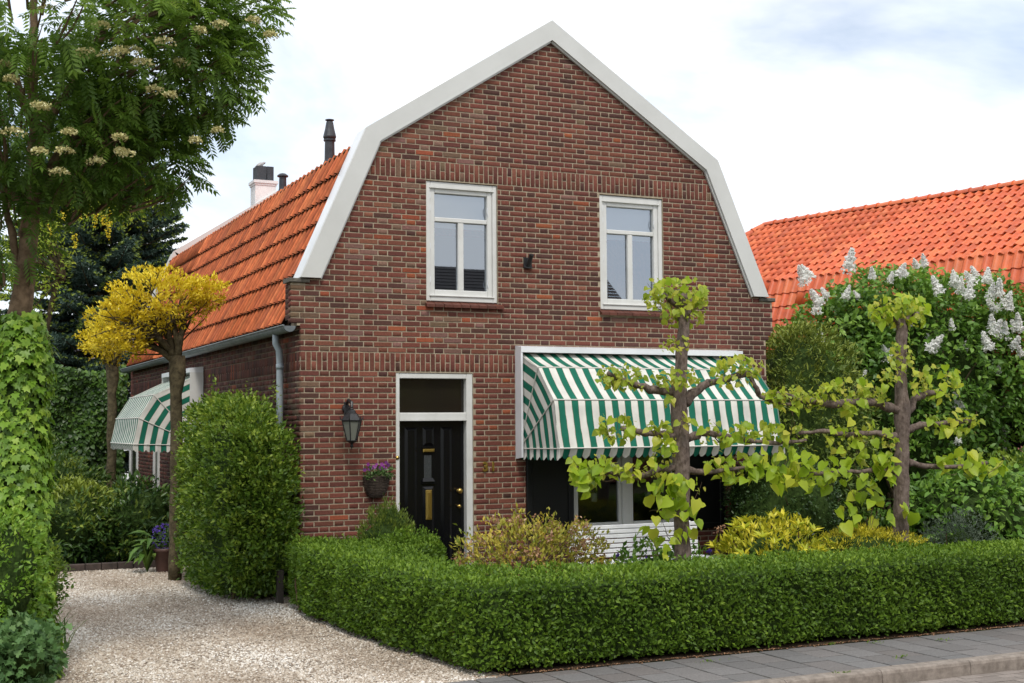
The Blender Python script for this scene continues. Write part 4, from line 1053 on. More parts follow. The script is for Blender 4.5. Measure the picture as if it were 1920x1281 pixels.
def shrub(name, label, cat, center, rad, leafm, nc, nl, cs, L, Wr=.5, stems=8, stemm=None, core=.72, corem=None, group=None, **kw):
    root = thing(name, (center[0], center[1], 0), label, cat, group)
    part, C, O = clumps(nc, nl, center, rad, cs, L=L, Wr=Wr, **kw)
    leaves_obj('foliage', [part], leafm, root)
    if core:
        o = link(bpy.data.objects.new('foliage_shade_core', lumpy(center, np.array(rad)*core, sum(map(ord, label)) % 999)), root); o.data.materials.append(corem or M['core'])
    if stems:
        b = MB(); base = np.array([center[0], center[1], 0.0])
        for c in C[RNG.choice(len(C), min(stems, len(C)), replace=False)]:
            b.tube(*limb(base+RNG.normal(size=3)*[rad[0]*.12, rad[1]*.12, 0], c, .016, .005), n=5)
        st = b.build('stems', stemm or M['twig'], root); st['kind'] = 'stuff'
    return root, C, O
M['core'] = noisy(mat('inner_leaf_shade', rough=1, spec=.05), (.018, .032, .009), (.045, .075, .018), 25, 6, bump=.8, bscale=40)  # shade seen in gaps between leaves, put into this dark colour
M['hedge'] = leaf_mat('hedge_leaf', (.055, .115, .012), (.125, .22, .020), (.24, .36, .036), .45, .35, spec=.25)
M['euon'] = leaf_mat('shrub_leaf', (.05, .11, .012), (.14, .235, .022), (.30, .39, .045), .42, .35)
M['lilac'] = leaf_mat('lilac_leaf', (.06, .14, .02), (.13, .26, .034), (.24, .39, .055), .42, .32)
M['yew'] = leaf_mat('yew_needle', (.05, .09, .013), (.12, .18, .025), (.25, .30, .045), .5, .2)
M['dark'] = leaf_mat('dark_leaf', (.016, .04, .010), (.04, .085, .018), (.08, .14, .028), .35, .2)
M['rhodo'] = leaf_mat('rhododendron_leaf', (.03, .075, .018), (.08, .15, .026), (.25, .31, .04), .35, .25)
M['ivy'] = leaf_mat('ivy_leaf', (.08, .17, .016), (.18, .33, .03), (.30, .44, .05), .42, .3)
M['rowan'] = leaf_mat('rowan_leaf', (.08, .155, .020), (.17, .28, .034), (.29, .40, .055), .45, .5)
M['cream'] = leaf_mat('cream_flower', (.40, .36, .14), (.62, .57, .27), (.80, .76, .48), .8, .2)
M['white_fl'] = leaf_mat('white_flower', (.80, .81, .74), (.88, .88, .85), (.92, .92, .90), .7, .4)
M['gold'] = leaf_mat('golden_leaf', (.50, .36, .014), (.76, .59, .026), (.88, .74, .06), .45, .35)
M['lime_leaf'] = leaf_mat('lime_tree_leaf', (.27, .41, .022), (.42, .55, .035), (.58, .60, .06), .42, .5, objrand=True)
M['lime_small'] = leaf_mat('young_lime_leaf', (.26, .36, .028), (.40, .48, .045), (.55, .52, .08), .42, .5)
M['choisya1'] = leaf_mat('yellow_leaf', (.36, .42, .025), (.62, .60, .045), (.80, .68, .06), .38, .3, objrand=True)
M['choisya'] = leaf_mat('yellow_leaves', (.30, .36, .022), (.58, .56, .04), (.76, .66, .06), .38, .3)
M['gyew'] = leaf_mat('golden_yew_needle', (.09, .15, .014), (.36, .37, .026), (.64, .55, .035), .5, .2)
M['azalea'] = leaf_mat('azalea_leaf', (.20, .25, .03), (.46, .42, .06), (.66, .52, .08), .5, .3)
M['faded'] = leaf_mat('faded_flower', (.26, .13, .07), (.44, .25, .14), (.58, .38, .25), .9, .2)
M['lab_leaf'] = leaf_mat('laburnum_leaf', (.14, .23, .015), (.32, .43, .035), (.46, .52, .06), .45, .4)
M['lab_fl'] = leaf_mat('laburnum_flower', (.55, .42, .015), (.70, .58, .03), (.8, .7, .08), .6, .3)
M['spruce'] = leaf_mat('spruce_needle', (.030, .062, .045), (.065, .115, .085), (.12, .18, .13), .55, .1)
M['spruce_tip'] = leaf_mat('spruce_tip', (.18, .26, .05), (.36, .44, .09), None, .6, .2)
M['climber'] = leaf_mat('climber_leaf', (.022, .055, .010), (.065, .135, .02), (.15, .26, .034), .4, .25)
M['blue_fl'] = leaf_mat('violet_flower', (.05, .025, .22), (.12, .06, .42), (.2, .12, .5), .6, .3)
M['grassy'] = leaf_mat('strap_leaf', (.05, .12, .02), (.11, .22, .035), (.2, .3, .06), .45, .3)
M['gera'] = leaf_mat('geranium_leaf', (.06, .13, .04), (.12, .23, .07), (.18, .30, .10), .5, .3)
M['orange_fl'] = leaf_mat('orange_petal', (.75, .16, .015), (.85, .26, .02), None, .5, .3)

# ------------------------------------------------------------------ clipped hedge
HH = .67
hboxes = [((-.05, -5.07), (9.0, -5.07), (9.0, -4.18), (.75, -4.18), ), ]
hedge_poly = [(-.05, -5.07), (9.0, -5.07), (9.0, -4.20), (.78, -4.20), (.42, -3.2), (.52, -2.1), (1.0, -1.7), (1.15, -1.2), (.95, -.45), (0, -.42), (-.26, -.60), (-.40, -1.5), (-.30, -3.3)]
hedge = thing('clipped_hedge', (.3, -4.6, 0), 'low clipped green hedge running round the front garden beside the pavement', 'hedge')
def seg_pts(poly, dens, z0, z1):
    Ps, Ns = [], []
    for i in range(len(poly)):
        a, b = np.array(poly[i]), np.array(poly[(i+1) % len(poly)]); d = b-a; L_ = np.linalg.norm(d); n = int(L_*(z1-z0)*dens)
        t = RNG.random(n); Ps.append(np.stack([a[0]+d[0]*t, a[1]+d[1]*t, RNG.uniform(z0, z1, n)], 1)); Ns.append(np.tile([d[1]/L_, -d[0]/L_, 0], (n, 1)))
    return np.concatenate(Ps), np.concatenate(Ns)
def wob(P_): return .018*np.sin(P_[:, 0]*5.1+P_[:, 2]*4)+.016*np.sin(P_[:, 1]*6.3+P_[:, 0]*3.1+1)+.012*np.sin(P_[:, 0]*13+P_[:, 1]*11+P_[:, 2]*9)
Ps, Ns = seg_pts(hedge_poly, 3600, .03, HH)
hx = RNG.uniform(-.6, 9.0, 60000); hy = RNG.uniform(-5.07, -.42, 60000); k = inpoly(hx, hy, hedge_poly); Pt = np.stack([hx[k], hy[k], np.full(k.sum(), HH)], 1)
Nt = np.tile([0, 0, 1.], (len(Pt), 1))
P = np.concatenate([Ps, Pt]); Nn = np.concatenate([Ns, Nt]); n = len(P)
rnd = .055
ze = np.clip((P[:, 2]-(HH-rnd))/rnd, 0, 1)
P = P+Nn*(wob(P)-RNG.exponential(.030, n)+.016)[:, None]
side_n = np.abs(Nn[:, 2]) < .5
P[side_n] -= Nn[side_n]*(.045*ze[side_n]**2)[:, None]
lowk = np.where(side_n, np.clip((.10-P[:, 2])/.10, 0, 1), 0); P -= Nn*(lowk*.06)[:, None]
D = nrm(Nn*.55+rdir(n)*.8+np.array([0, 0, .45])); NN = nrm(Nn*.7+rdir(n)*.6+np.array([0, 0, .5]))
Ls = RNG.uniform(.028, .052, n)
tn = np.clip(.42+RNG.normal(0, .2, n)+.10*np.sin(P[:, 0]*3+P[:, 2]*5)+np.where(side_n, 0, .22), 0, 1)  # top leaves tinted lighter: the sunlit top is put into the colour
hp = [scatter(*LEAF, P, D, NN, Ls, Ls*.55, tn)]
n2 = 1600; k2 = RNG.choice(len(Pt), n2); Pq = Pt[k2]+[0, 0, .012]       # stray shoots on top
Pq = np.repeat(Pq, 5, 0)+RNG.normal(size=(n2*5, 3))*[.012, .012, .016]; Lq = RNG.uniform(.02, .035, n2*5)
hp.append(scatter(*LEAF, Pq, nrm(rdir(n2*5)*.8+[0, 0, .8]), rdir(n2*5)+[0, 0, .5], Lq, Lq*.5, np.clip(RNG.normal(.7, .15, n2*5), 0, 1)))
# the loose, taller end by the door step
sp, _, _ = clumps(90, 26, (.82, -1.25, .66), (.30, .32, .16), .05, shell=.4, L=(.022, .04), Wr=.55, zt=.1); hp.append(sp)
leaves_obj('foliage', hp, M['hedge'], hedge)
ins = .075
def inset(poly, d):
    o = []; m_ = len(poly)
    for i in range(m_):
        p0, p1, p2 = [np.array(poly[j % m_]) for j in (i-1, i, i+1)]
        e1, e2 = nrm(p1-p0), nrm(p2-p1); n1, n2_ = np.array([-e1[1], e1[0]]), np.array([-e2[1], e2[0]]); b = nrm(n1+n2_); o.append(p1+b*d/max(.35, b@n1))
    return o
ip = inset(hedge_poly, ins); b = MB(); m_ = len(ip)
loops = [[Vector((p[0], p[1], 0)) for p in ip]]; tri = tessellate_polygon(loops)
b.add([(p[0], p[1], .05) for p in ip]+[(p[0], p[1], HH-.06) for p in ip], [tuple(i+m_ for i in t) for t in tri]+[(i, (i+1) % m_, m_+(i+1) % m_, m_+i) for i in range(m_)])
b.build('foliage_shade_core', M['core'], hedge)
b = MB()
for i in range(70):
    x = -.0+i*.13; b.tube(*limb((x, -4.72+random.uniform(-.1, .1), 0), (x+random.uniform(-.1, .1), -4.85+random.uniform(-.12, .1), .35), .014, .006), n=5)
for i in range(26):
    t = i/26; b.tube(*limb((-.0-.33*t, -4.6+3.6*t, 0), (-.05-.33*t, -4.6+3.6*t, .35), .014, .006), n=5)
b.build('stems', M['twig'], hedge)['kind'] = 'stuff'

# ------------------------------------------------------------------ tall clipped evergreen beside the side wall
sh = thing('clipped_evergreen', (-.55, .9, 0), 'tall boxy glossy green evergreen clipped against the side wall beside the downpipe', 'shrub')
pts = []
for ctr, rad, nc in (((-.58, .95, 1.10), (.42, 1.30, 1.06), 2100), ((-.42, .18, .98), (.34, .62, .90), 760), ((-.5, 1.3, 1.95), (.34, .9, .30), 170)):
    p_, C, O = clumps(nc, 14, ctr, rad, .06, shell=.84, p=5.0, zmin=.05, L=(.038, .068), Wr=.5, zt=.35, up=.5); pts.append(p_)
for q in range(16):
    c = np.array([random.uniform(-.85, -.2), random.uniform(-.1, 2.0), random.uniform(2.1, 2.3)]); n = 16
    P_ = c+RNG.normal(size=(n, 3))*[.02, .02, .09]; Lq = RNG.uniform(.03, .055, n); pts.append(scatter(*LEAF, P_, nrm(rdir(n)+[0, 0, .7]), rdir(n), Lq, Lq*.5, RNG.uniform(.5, 1, n)))
leaves_obj('foliage', pts, M['euon'], sh)
MB().box(-.80, -.28, .0, 1.9, .15, 1.80).build('foliage_shade_core', M['core'], sh)
b = MB()
for i in range(10): b.tube(*limb((random.uniform(-.7, -.3), random.uniform(.0, 1.9), 0), (random.uniform(-.8, -.2), random.uniform(-.1, 2), .8), .02, .01), n=6)
b.build('stems', M['twig'], sh)['kind'] = 'stuff'
pp = at_z(525, 1132, 0)
tag(MB().cbox(pp[0]-.035, pp[0]+.035, pp[1]-.03, pp[1]+.04, 0, .36, .006).build('wooden_post', M['post']), 'short dark wooden post between the hedge end and the tall evergreen', 'post')

# ------------------------------------------------------------------ espaliered lime trees in the front garden
YP = -3.2
leafmeshes = []
for q in range(5):
    V, F, _ = scatter(*HEART, np.zeros((1, 3)), np.array([[0, 1., 0]]), np.array([[0, 0, 1.]]), np.array([1.]), np.array([.92]), .5)
    V = V.copy(); V[:, 2] += .10*np.sin(V[:, 1]*3+q)-.16*V[:, 1]**2*(q % 3)*.5+.25*np.abs(V[:, 0])*(.3+.15*q)
    leafmeshes.append(np_mesh('leaf', V, F, M['lime_leaf'], smooth=False))
def lime_tree(label, trunk, arms, leafzones, sprig):
    base = at_y(trunk[0][0], trunk[0][1], YP); root = thing('lime_tree', (base[0], YP, 0), label, 'tree')
    ppm = FPX/pix(base)[2]; ppr = ppm*1.28
    def W3(u, v, dy=0): return at_y(u, v, YP+dy)
    tp = [np.array([base[0], YP, 0])]+[W3(u, v) for u, v, r in trunk]; tr = [trunk[0][2]/ppr*1.15]+[r/ppr for u, v, r in trunk]
    # knobbly trunk: resample
    pts, rad = [], []
    for i in range(len(tp)-1):
        for k in range(5):
            t = k/5; pts.append(tp[i]*(1-t)+tp[i+1]*t+RNG.normal(size=3)*.004); rad.append((tr[i]*(1-t)+tr[i+1]*t)*random.uniform(.95, 1.07))
    pts.append(tp[-1]); rad.append(tr[-1])
    MB().tube(pts, rad, 12).build('trunk', M['bark_lime'], root, True)
    for arm in arms:
        p_, r_ = [], []
        for i in range(len(arm)-1):
            (u0, v0, a0), (u1, v1, a1) = arm[i], arm[i+1]
            for k in range(4):
                t = k/4; p_.append(W3(u0*(1-t)+u1*t, v0*(1-t)+v1*t, .02*math.sin(i*2+k))+RNG.normal(size=3)*.006); r_.append((a0*(1-t)+a1*t)/ppr*random.uniform(.85, 1.2))
        p_.append(W3(arm[-1][0], arm[-1][1])); r_.append(arm[-1][2]/ppm)
        MB().tube(p_, r_, 8).build('branch', M['bark_lime'], root, True)
    cand = []; tw = MB()
    for (u0, u1, v0, v1, n_, size) in leafzones:
        for i in range(int(n_*.85)):
            a = random.uniform(0, 2*math.pi); rr = math.sqrt(random.random())
            u = (u0+u1)/2+(u1-u0)/2*rr*math.cos(a)*1.05; v = (v0+v1)/2+(v1-v0)/2*rr*math.sin(a)*1.05
            L_ = (size if size < 20 else 20+(size-20)*.65)/ppm*random.uniform(.68, 1.12); P_ = W3(u, v, random.uniform(-.26, -.12) if abs(u-trunk[2][0]) < 34 and v > 640 else random.uniform(-.14, .14)); cand.append((L_, P_))
        for i in range(max(2, n_//7)):
            u, v = random.uniform(u0, u1), random.uniform(v0, v1); e = W3((u0+u1)/2+(u-(u0+u1)/2)*.5, v1-2 if v1-v0 < 90 else (v0+v1)/2)
            tw.tube(*limb(e, W3(u, v, random.uniform(-.06, .06)), .004, .002), n=4)
    tw.build('twigs', M['twig'], root)['kind'] = 'stuff'
    cand.sort(key=lambda c: -c[0])
    def orient():
        a = random.uniform(0, 2*math.pi)
        D = nrm(np.array([math.cos(a)*.8, math.sin(a)*.5-.15, random.uniform(-1.15, -.05)])); N_ = nrm(np.array([random.uniform(-.6, .6), random.uniform(-1.2, .2), random.uniform(.2, 1.0)])); return D, N_
    for L_, P_ in cand[:300]:
        D, N_ = orient(); X = nrm(np.cross(D, N_)); Z = np.cross(X, D)
        o = link(bpy.data.objects.new('leaf', random.choice(leafmeshes)), root)
        o.matrix_basis = Matrix(((X[0]*L_, D[0]*L_, Z[0]*L_, P_[0]), (X[1]*L_, D[1]*L_, Z[1]*L_, P_[1]), (X[2]*L_, D[2]*L_, Z[2]*L_, P_[2]), (0, 0, 0, 1)))
    rest = cand[300:]; prt = []
    if rest:
        OD = [orient() for _ in rest]
        prt.append(scatter(*HEART, np.array([p for _, p in rest]), np.array([d for d, _ in OD]), np.array([q for _, q in OD]), np.array([l for l, _ in rest]), np.array([l*.9 for l, _ in rest]), RNG.random(len(rest))))
    n_ = sprig
    zs = random.choices(leafzones, [z[4]*(2.2 if z[5] < 20 else .4) for z in leafzones], k=n_); P_ = np.array([W3(random.uniform(z[0], z[1]), min(max(random.gauss(z[2]*.45+z[3]*.55, (z[3]-z[2])*.22), z[2]), z[3]), random.uniform(-.12, .12)) for z in zs]); Ls = RNG.uniform(.022, .05, n_)
    prt.append(scatter(*HEART, P_, nrm(rdir(n_)+[0, 0, -.3]), rdir(n_)+[0, -.6, .5], Ls, Ls*.9, RNG.uniform(.3, 1, n_)))
    leaves_obj('small_leaves', prt, M['lime_small'], root)['kind'] = 'stuff'
    return root
lime_tree('lime tree with trained flat branches in front of the striped awning', [(1280, 1055, 20), (1278, 950, 19), (1277, 880, 21), (1276, 815, 21), (1272, 745, 20), (1277, 690, 15), (1281, 620, 14), (1283, 585, 16), (1279, 562, 18), (1272, 545, 10)],
          [[(1268, 735, 12), (1235, 733, 10), (1200, 724, 8), (1165, 712, 7), (1140, 700, 5)], [(1285, 755, 13), (1303, 735, 10), (1330, 717, 9), (1375, 708, 8), (1405, 700, 7), (1414, 722, 6), (1428, 745, 6), (1455, 757, 5), (1490, 758, 4)],
           [(1268, 822, 11), (1245, 815, 9), (1210, 813, 7), (1165, 803, 5)], [(1288, 822, 11), (1315, 812, 9), (1350, 815, 7), (1400, 826, 6), (1460, 830, 5), (1510, 826, 4)],
           [(1266, 880, 10), (1240, 878, 8), (1205, 893, 7), (1165, 893, 6), (1140, 885, 4)], [(1288, 882, 9), (1320, 886, 7), (1360, 882, 5), (1420, 870, 4)],
           [(1283, 575, 11), (1300, 560, 8), (1310, 552, 5)], [(1281, 580, 9), (1255, 560, 7), (1245, 552, 4)]],
          [(1213, 1325, 522, 590, 120, 17), (1235, 1320, 580, 612, 28, 15), (1238, 1292, 628, 660, 20, 13), (1122, 1205, 684, 728, 62, 15), (1225, 1312, 690, 728, 46, 14), (1330, 1428, 668, 722, 66, 16), (1245, 1262, 738, 760, 6, 14),
           (1120, 1192, 776, 826, 36, 19), (1212, 1262, 788, 812, 22, 14), (1268, 1298, 765, 800, 9, 17), (1310, 1420, 788, 832, 46, 18), (1420, 1512, 785, 830, 36, 19), (1062, 1160, 852, 905, 62, 22), (1060, 1112, 890, 925, 9, 24),
           (1168, 1255, 862, 900, 34, 18), (1222, 1268, 815, 862, 20, 19), (1325, 1420, 845, 905, 40, 25), (1400, 1510, 835, 900, 42, 27), (1215, 1320, 890, 960, 46, 28), (1208, 1315, 955, 1005, 16, 30), (1225, 1262, 1005, 1045, 8, 24), (1428, 1520, 728, 760, 34, 14)], 1000)
lime_tree('lime tree with trained flat branches in front of the white lilac', [(1690, 1000, 20), (1690, 900, 18), (1692, 830, 17), (1692, 770, 19), (1690, 700, 13), (1690, 640, 13), (1691, 615, 15), (1688, 598, 9)],
          [[(1684, 772, 12), (1650, 757, 10), (1610, 752, 9), (1560, 758, 8), (1510, 752, 7), (1470, 740, 5), (1445, 735, 4)], [(1700, 775, 11), (1714, 750, 9), (1735, 738, 8), (1765, 735, 5)], [(1680, 818, 9), (1640, 812, 7), (1590, 816, 6), (1545, 808, 5), (1500, 812, 4)],
           [(1700, 805, 9), (1725, 797, 8), (1760, 795, 6), (1820, 790, 4)], [(1678, 880, 9), (1640, 882, 6), (1580, 885, 5), (1500, 890, 4)], [(1702, 868, 9), (1740, 875, 7), (1790, 875, 5), (1850, 868, 4)], [(1690, 612, 10), (1672, 592, 6), (1660, 585, 4)], [(1690, 612, 10), (1710, 592, 6), (1720, 588, 4)]],
          [(1632, 1736, 552, 612, 115, 18), (1668, 1710, 640, 700, 34, 12), (1650, 1690, 690, 720, 14, 13), (1440, 1540, 722, 768, 56, 15), (1530, 1665, 708, 765, 86, 16), (1708, 1800, 684, 748, 50, 17), (1548, 1640, 768, 852, 40, 18), (1735, 1836, 768, 812, 42, 18), (1655, 1690, 800, 850, 16, 14),
           (1470, 1600, 845, 915, 50, 25), (1580, 1680, 850, 905, 46, 25), (1440, 1490, 870, 920, 14, 26), (1760, 1884, 842, 890, 46, 24), (1570, 1675, 925, 995, 22, 30), (1690, 1722, 932, 975, 5, 30), (1585, 1650, 890, 935, 8, 24)], 950)

# ------------------------------------------------------------------ front garden shrubs
az, C, O = shrub('azalea', 'azalea bush with faded brown flowers and yellowing leaves beside the front door', 'shrub', (1.62, -2.55, .52), (.86, .55, .52), M['azalea'], 420, 13, .07, (.035, .065), .45, stems=0, core=0, shell=.25, zmin=.12, up=.5)
b = MB()
for c in C[RNG.choice(len(C), 150, replace=False)]:
    b.tube(*limb((1.62+random.uniform(-.35, .4), -2.55+random.uniform(-.2, .2), 0), c, .009, .003, .12), n=4)
b.build('stems', M['twig'], az)['kind'] = 'stuff'
top = C[C[:, 2] > .42]; k = RNG.choice(len(top), 190); n = 190*9
P_ = np.repeat(top[k]+[0, 0, .05], 9, 0)+RNG.normal(size=(n, 3))*.02
leaves_obj('faded_flowers', [scatter(*LEAF, P_, rdir(n)+[0, 0, .4], rdir(n), RNG.uniform(.022, .042, n), RNG.uniform(.018, .03, n), RNG.random(n))], M['faded'], az)
# yellow-leaved shrub: the big leaves one by one
ys, C, O = shrub('yellow_shrub', 'yellow-leaved bushy shrub between the two trained lime trees', 'shrub', (3.92, -3.35, .50), (.60, .45, .44), M['choisya'], 120, 16, .07, (.06, .10), .34, stems=10, core=.62, shell=.6, zmin=.1, up=.6)
V, F, _ = scatter(*LEAF, np.zeros((1, 3)), np.array([[0, 1., 0]]), np.array([[0, 0, 1.]]), np.array([1.]), np.array([.34]), .5)
ym = np_mesh('leaf', V, F, M['choisya1'])
CC, OO = ell_pts(70, (3.92, -3.35, .52), (.68, .50, .46), .93); kk = (CC[:, 1] < -3.2) | (CC[:, 2] > .6); CC, OO = CC[kk], OO[kk]
cnt = 0
for c, o_ in zip(CC, OO):
    if c[2] < .25 or cnt >= 290: continue
    ax = nrm(o_+np.array([0, 0, .8]))
    for q in range(6):
        a = q*2.4; t1 = nrm(np.cross(ax, [.3, .5, .1])); t2 = np.cross(ax, t1); D = nrm(ax*random.uniform(.4, .9)+t1*math.cos(a)*.8+t2*math.sin(a)*.8); N_ = nrm(ax+rdir(1)[0]*.3)
        X = nrm(np.cross(D, N_)); Z = np.cross(X, D); L_ = random.uniform(.075, .125)
        o = link(bpy.data.objects.new('leaf', ym), ys); o.matrix_basis = Matrix(((X[0]*L_, D[0]*L_, Z[0]*L_, c[0]), (X[1]*L_, D[1]*L_, Z[1]*L_, c[1]), (X[2]*L_, D[2]*L_, Z[2]*L_, c[2]), (0, 0, 0, 1))); cnt += 1
NEEDLE = LEAF
shrub('golden_yew', 'low spreading golden yew round the foot of a lime trunk', 'shrub', (5.35, -3.05, .42), (.85, .55, .36), M['gyew'], 620, 16, (.07, .07, .03), (.03, .055), .25, stems=8, core=.8, shell=.75, zmin=.1, zt=1.3, up=.5, tint_j=.12)
shrub('dwarf_conifer', 'small pointed dwarf conifer in front of the bricks beside the door', 'conifer', (.76, -.72, .52), (.34, .30, .55), M['yew'], 620, 12, (.03, .03, .06), (.03, .05), .28, stems=4, core=.75, shell=.7, zmin=.1, up=1.2, rand=.5, tint_j=.2)
# purple flowers by the bench
fi = 0
for u, v, y in ((1158, 1044, -2.6), (1215, 1050, -2.4), (1330, 1036, -2.6), (1098, 1071, -3.4), (1245, 1032, -2.2), (1038, 978, -2.3), (1190, 1046, -2.5)):
    p = at_y(u, v, y); fi += 1
    if fi == 6: continue
    root = thing('iris', (p[0], y, 0), 'small violet iris flower on a thin stem in the bed behind the hedge', 'flower', 'violet irises in the bed behind the hedge')
    MB().tube([(p[0], y, 0), (p[0]+.01, y, p[2])], .006, 5).build('stem', M['stem_green'], root)
    n = 9; leaves_obj('flower', [scatter(*LEAF, np.tile(p, (n, 1)), rdir(n)+[0, 0, .3], rdir(n), np.full(n, .05), np.full(n, .03), RNG.random(n))], M['blue_fl'], root)
    n = 8; leaves_obj('leaf_blades', [scatter(*LEAF, np.tile([p[0], y, .1], (n, 1))+RNG.normal(size=(n, 3))*[.04, .04, 0], nrm(rdir(n)*.35+[0, 0, 1]), rdir(n), RNG.uniform(.3, max(.35, p[2]*.85), n), np.full(n, .022), RNG.random(n))], M['grassy'], root)
shrub('low_greenery', 'low green leafy perennials at the foot of the garden bench', 'plant', (2.95, -2.7, .3), (.75, .35, .36), M['lilac'], 130, 12, .07, (.05, .09), .5, stems=0, core=.6, shell=.5, zmin=.03)
fh_ = at_y(1400, 970, -1.6)
sd_ = thing('seed_stalks', (fh_[0], -1.6, 0), 'thin pale seed stalks beside the dark shrub under the awning', 'plant')
for q in range(3):
    p = at_y(1343+q*7, 992-q*3, -1.6); n = 8
    MB().tube(*limb((p[0], -1.6, 0), p, .004, .003, .04), n=5).build('stem', M['twig'], sd_)
    leaves_obj('seed_head', [scatter(*LEAF, np.tile(p, (n, 1))+RNG.normal(size=(n, 3))*.02, rdir(n)+[0, 0, -.8], rdir(n), np.full(n, .035), np.full(n, .016), RNG.random(n))], M['faded'], sd_)
shrub('dark_shrub', 'dense dark green shrub against the right corner of the brick house', 'shrub', (6.15, -.55, .80), (.85, .5, .82), M['dark'], 700, 12, .07, (.03, .055), .5, stems=8, core=.85, shell=.8, zmin=.05, zt=.6)

# ------------------------------------------------------------------ right side: yew, lilac, underplanting
shrub('yew', 'rounded dark yew bush rising beside the right corner of the house', 'shrub', (8.05, 1.5, 1.70), (.98, .95, 1.66), M['yew'], 1500, 12, (.09, .09, .05), (.06, .10), .30, stems=10, core=.84, shell=.82, p=2.6, zmin=.05, zt=1.0, tint_j=.2)
lil = thing('lilac', (11.4, 2.9, 0), 'large lilac bush covered in white flower panicles below the orange roof', 'lilac')
lp, LC = [], []
for ctr, rad, nc in (((11.6, 2.9, 2.75), (2.2, 1.3, 1.75), 1150), ((9.6, 2.6, 2.95), (.95, .9, 1.1), 330), ((13.5, 2.9, 2.4), (1.5, 1.2, 1.7), 420), ((11.4, 2.7, 1.0), (2.5, 1.0, .95), 420), ((10.6, 2.6, 3.85), (1.0, .7, .62), 210), ((12.7, 2.8, 3.9), (1.1, .8, .55), 210)):
    p_, C, O = clumps(nc, 11, ctr, rad, .13, shell=.72, T=HEART, L=(.07, .115), Wr=.62, zmin=.05, up=-.35, rand=1.0, zt=.7, tint_j=.2); lp.append(p_); LC.append(C)
leaves_obj('foliage', lp, M['lilac'], lil); LC = np.concatenate(LC)
o = link(bpy.data.objects.new('foliage_shade_core', lumpy((11.6, 3.1, 2.1), (2.0, .9, 1.7), 5)), lil); o.data.materials.append(M['core'])
b = MB()
for q in range(34):
    e = LC[RNG.integers(len(LC))]; b.tube(*limb((11.2+random.uniform(-.7, .8), 2.9+random.uniform(-.3, .3), 0), e, .035, .008, .12, 7), n=5)
b.build('stems', M['bark_dark'], lil)['kind'] = 'stuff'
pan = []
for q in range(4):
    n = 420; h = RNG.random(n)**.8; a = RNG.uniform(0, 6.28, n); r = .30*(1-h)**.75*(.65+.35*RNG.random(n))*(1+.25*np.sin(h*22+q))
    P_ = np.stack([r*np.cos(a), r*np.sin(a), h], 1); V, F, t_ = scatter(*LEAF, P_, rdir(n), nrm(np.stack([np.cos(a), np.sin(a), .5+.3*h], 1)+rdir(n)*.35), np.full(n, .13), np.full(n, .12), RNG.random(n)); pan.append(np_mesh('flower_panicle', V, F, M['white_fl'], {'tint': t_}))
for u, v, s in ((1590, 488, 46), (1508, 516, 38), (1522, 508, 34), (1682, 505, 30), (1734, 488, 26), (1720, 492, 22), (1584, 548, 28), (1538, 556, 36), (1550, 545, 28), (1530, 575, 28), (1636, 512, 24), (1700, 508, 22), (1762, 533, 36), (1790, 520, 34), (1800, 535, 32), (1815, 545, 34),
                (1825, 520, 30), (1850, 515, 34), (1832, 508, 24), (1856, 545, 32), (1872, 540, 38), (1880, 560, 34), (1868, 572, 30), (1893, 571, 26), (1860, 605, 34), (1863, 612, 32), (1855, 640, 38), (1880, 620, 34), (1910, 605, 36), (1905, 610, 28), (1540, 626, 26), (1740, 640, 40), (1752, 640, 34),
                (1785, 608, 22), (1662, 665, 28), (1664, 655, 22), (1512, 726, 30), (1500, 722, 20), (1800, 752, 38), (1612, 702, 22), (1812, 646, 22), (1553, 688, 16), (1796, 822, 20), (1870, 690, 18), (1668, 520, 22), (1610, 550, 18), (1704, 600, 20), (1900, 640, 28), (1690, 700, 14), (1915, 655, 26)):
    p = at_y(u, v, random.uniform(1.55, 2.0)); L_ = .95*s/(FPX/pix(p)[2])
    o = link(bpy.data.objects.new('flower_panicle', random.choice(pan)), lil); o.location = p-np.array([0, 0, L_*.5]); o.scale = (L_*random.uniform(.9, 1.2), L_*random.uniform(.9, 1.2), L_)
    o.rotation_euler = (random.uniform(-.5, .5), random.uniform(-.6, .6), random.uniform(0, 6)); o['kind'] = 'stuff'
shrub('hydrangea', 'leafy green hydrangea bush under the white lilac beside the hedge', 'shrub', (8.9, -1.0, .62), (1.25, .7, .68), M['lilac'], 380, 12, .11, (.07, .11), .62, stems=10, core=.75, shell=.7, zmin=.05, T=HEART, up=-.1)
pk, C, O = shrub('flowering_shrub', 'light green shrub with small pink flowers at the end of the hedge', 'shrub', (10.6, -.5, .70), (1.3, .8, .85), M['euon'], 380, 12, .10, (.05, .09), .55, stems=10, core=.7, shell=.65, zmin=.05)
k = RNG.choice(len(C), 40); n = 40*8; P_ = np.repeat(C[k]+O[k]*.08, 8, 0)+RNG.normal(size=(n, 3))*.025
leaves_obj('pink_flowers', [scatter(*LEAF, P_, rdir(n), rdir(n), RNG.uniform(.025, .04, n), RNG.uniform(.025, .035, n), RNG.random(n))], leaf_mat('pink_petal', (.45, .16, .15), (.62, .30, .27), (.7, .45, .42)), pk)
shrub('grey_shrub', 'small grey-green fine-leaved shrub behind the hedge under the lilac', 'shrub', (7.1, -2.6, .45), (.5, .4, .42), leaf_mat('grey_leaf', (.05, .075, .045), (.10, .14, .085), (.16, .2, .13)), 420, 10, .06, (.025, .042), .45, stems=6, core=.4, shell=.45, zmin=.05)

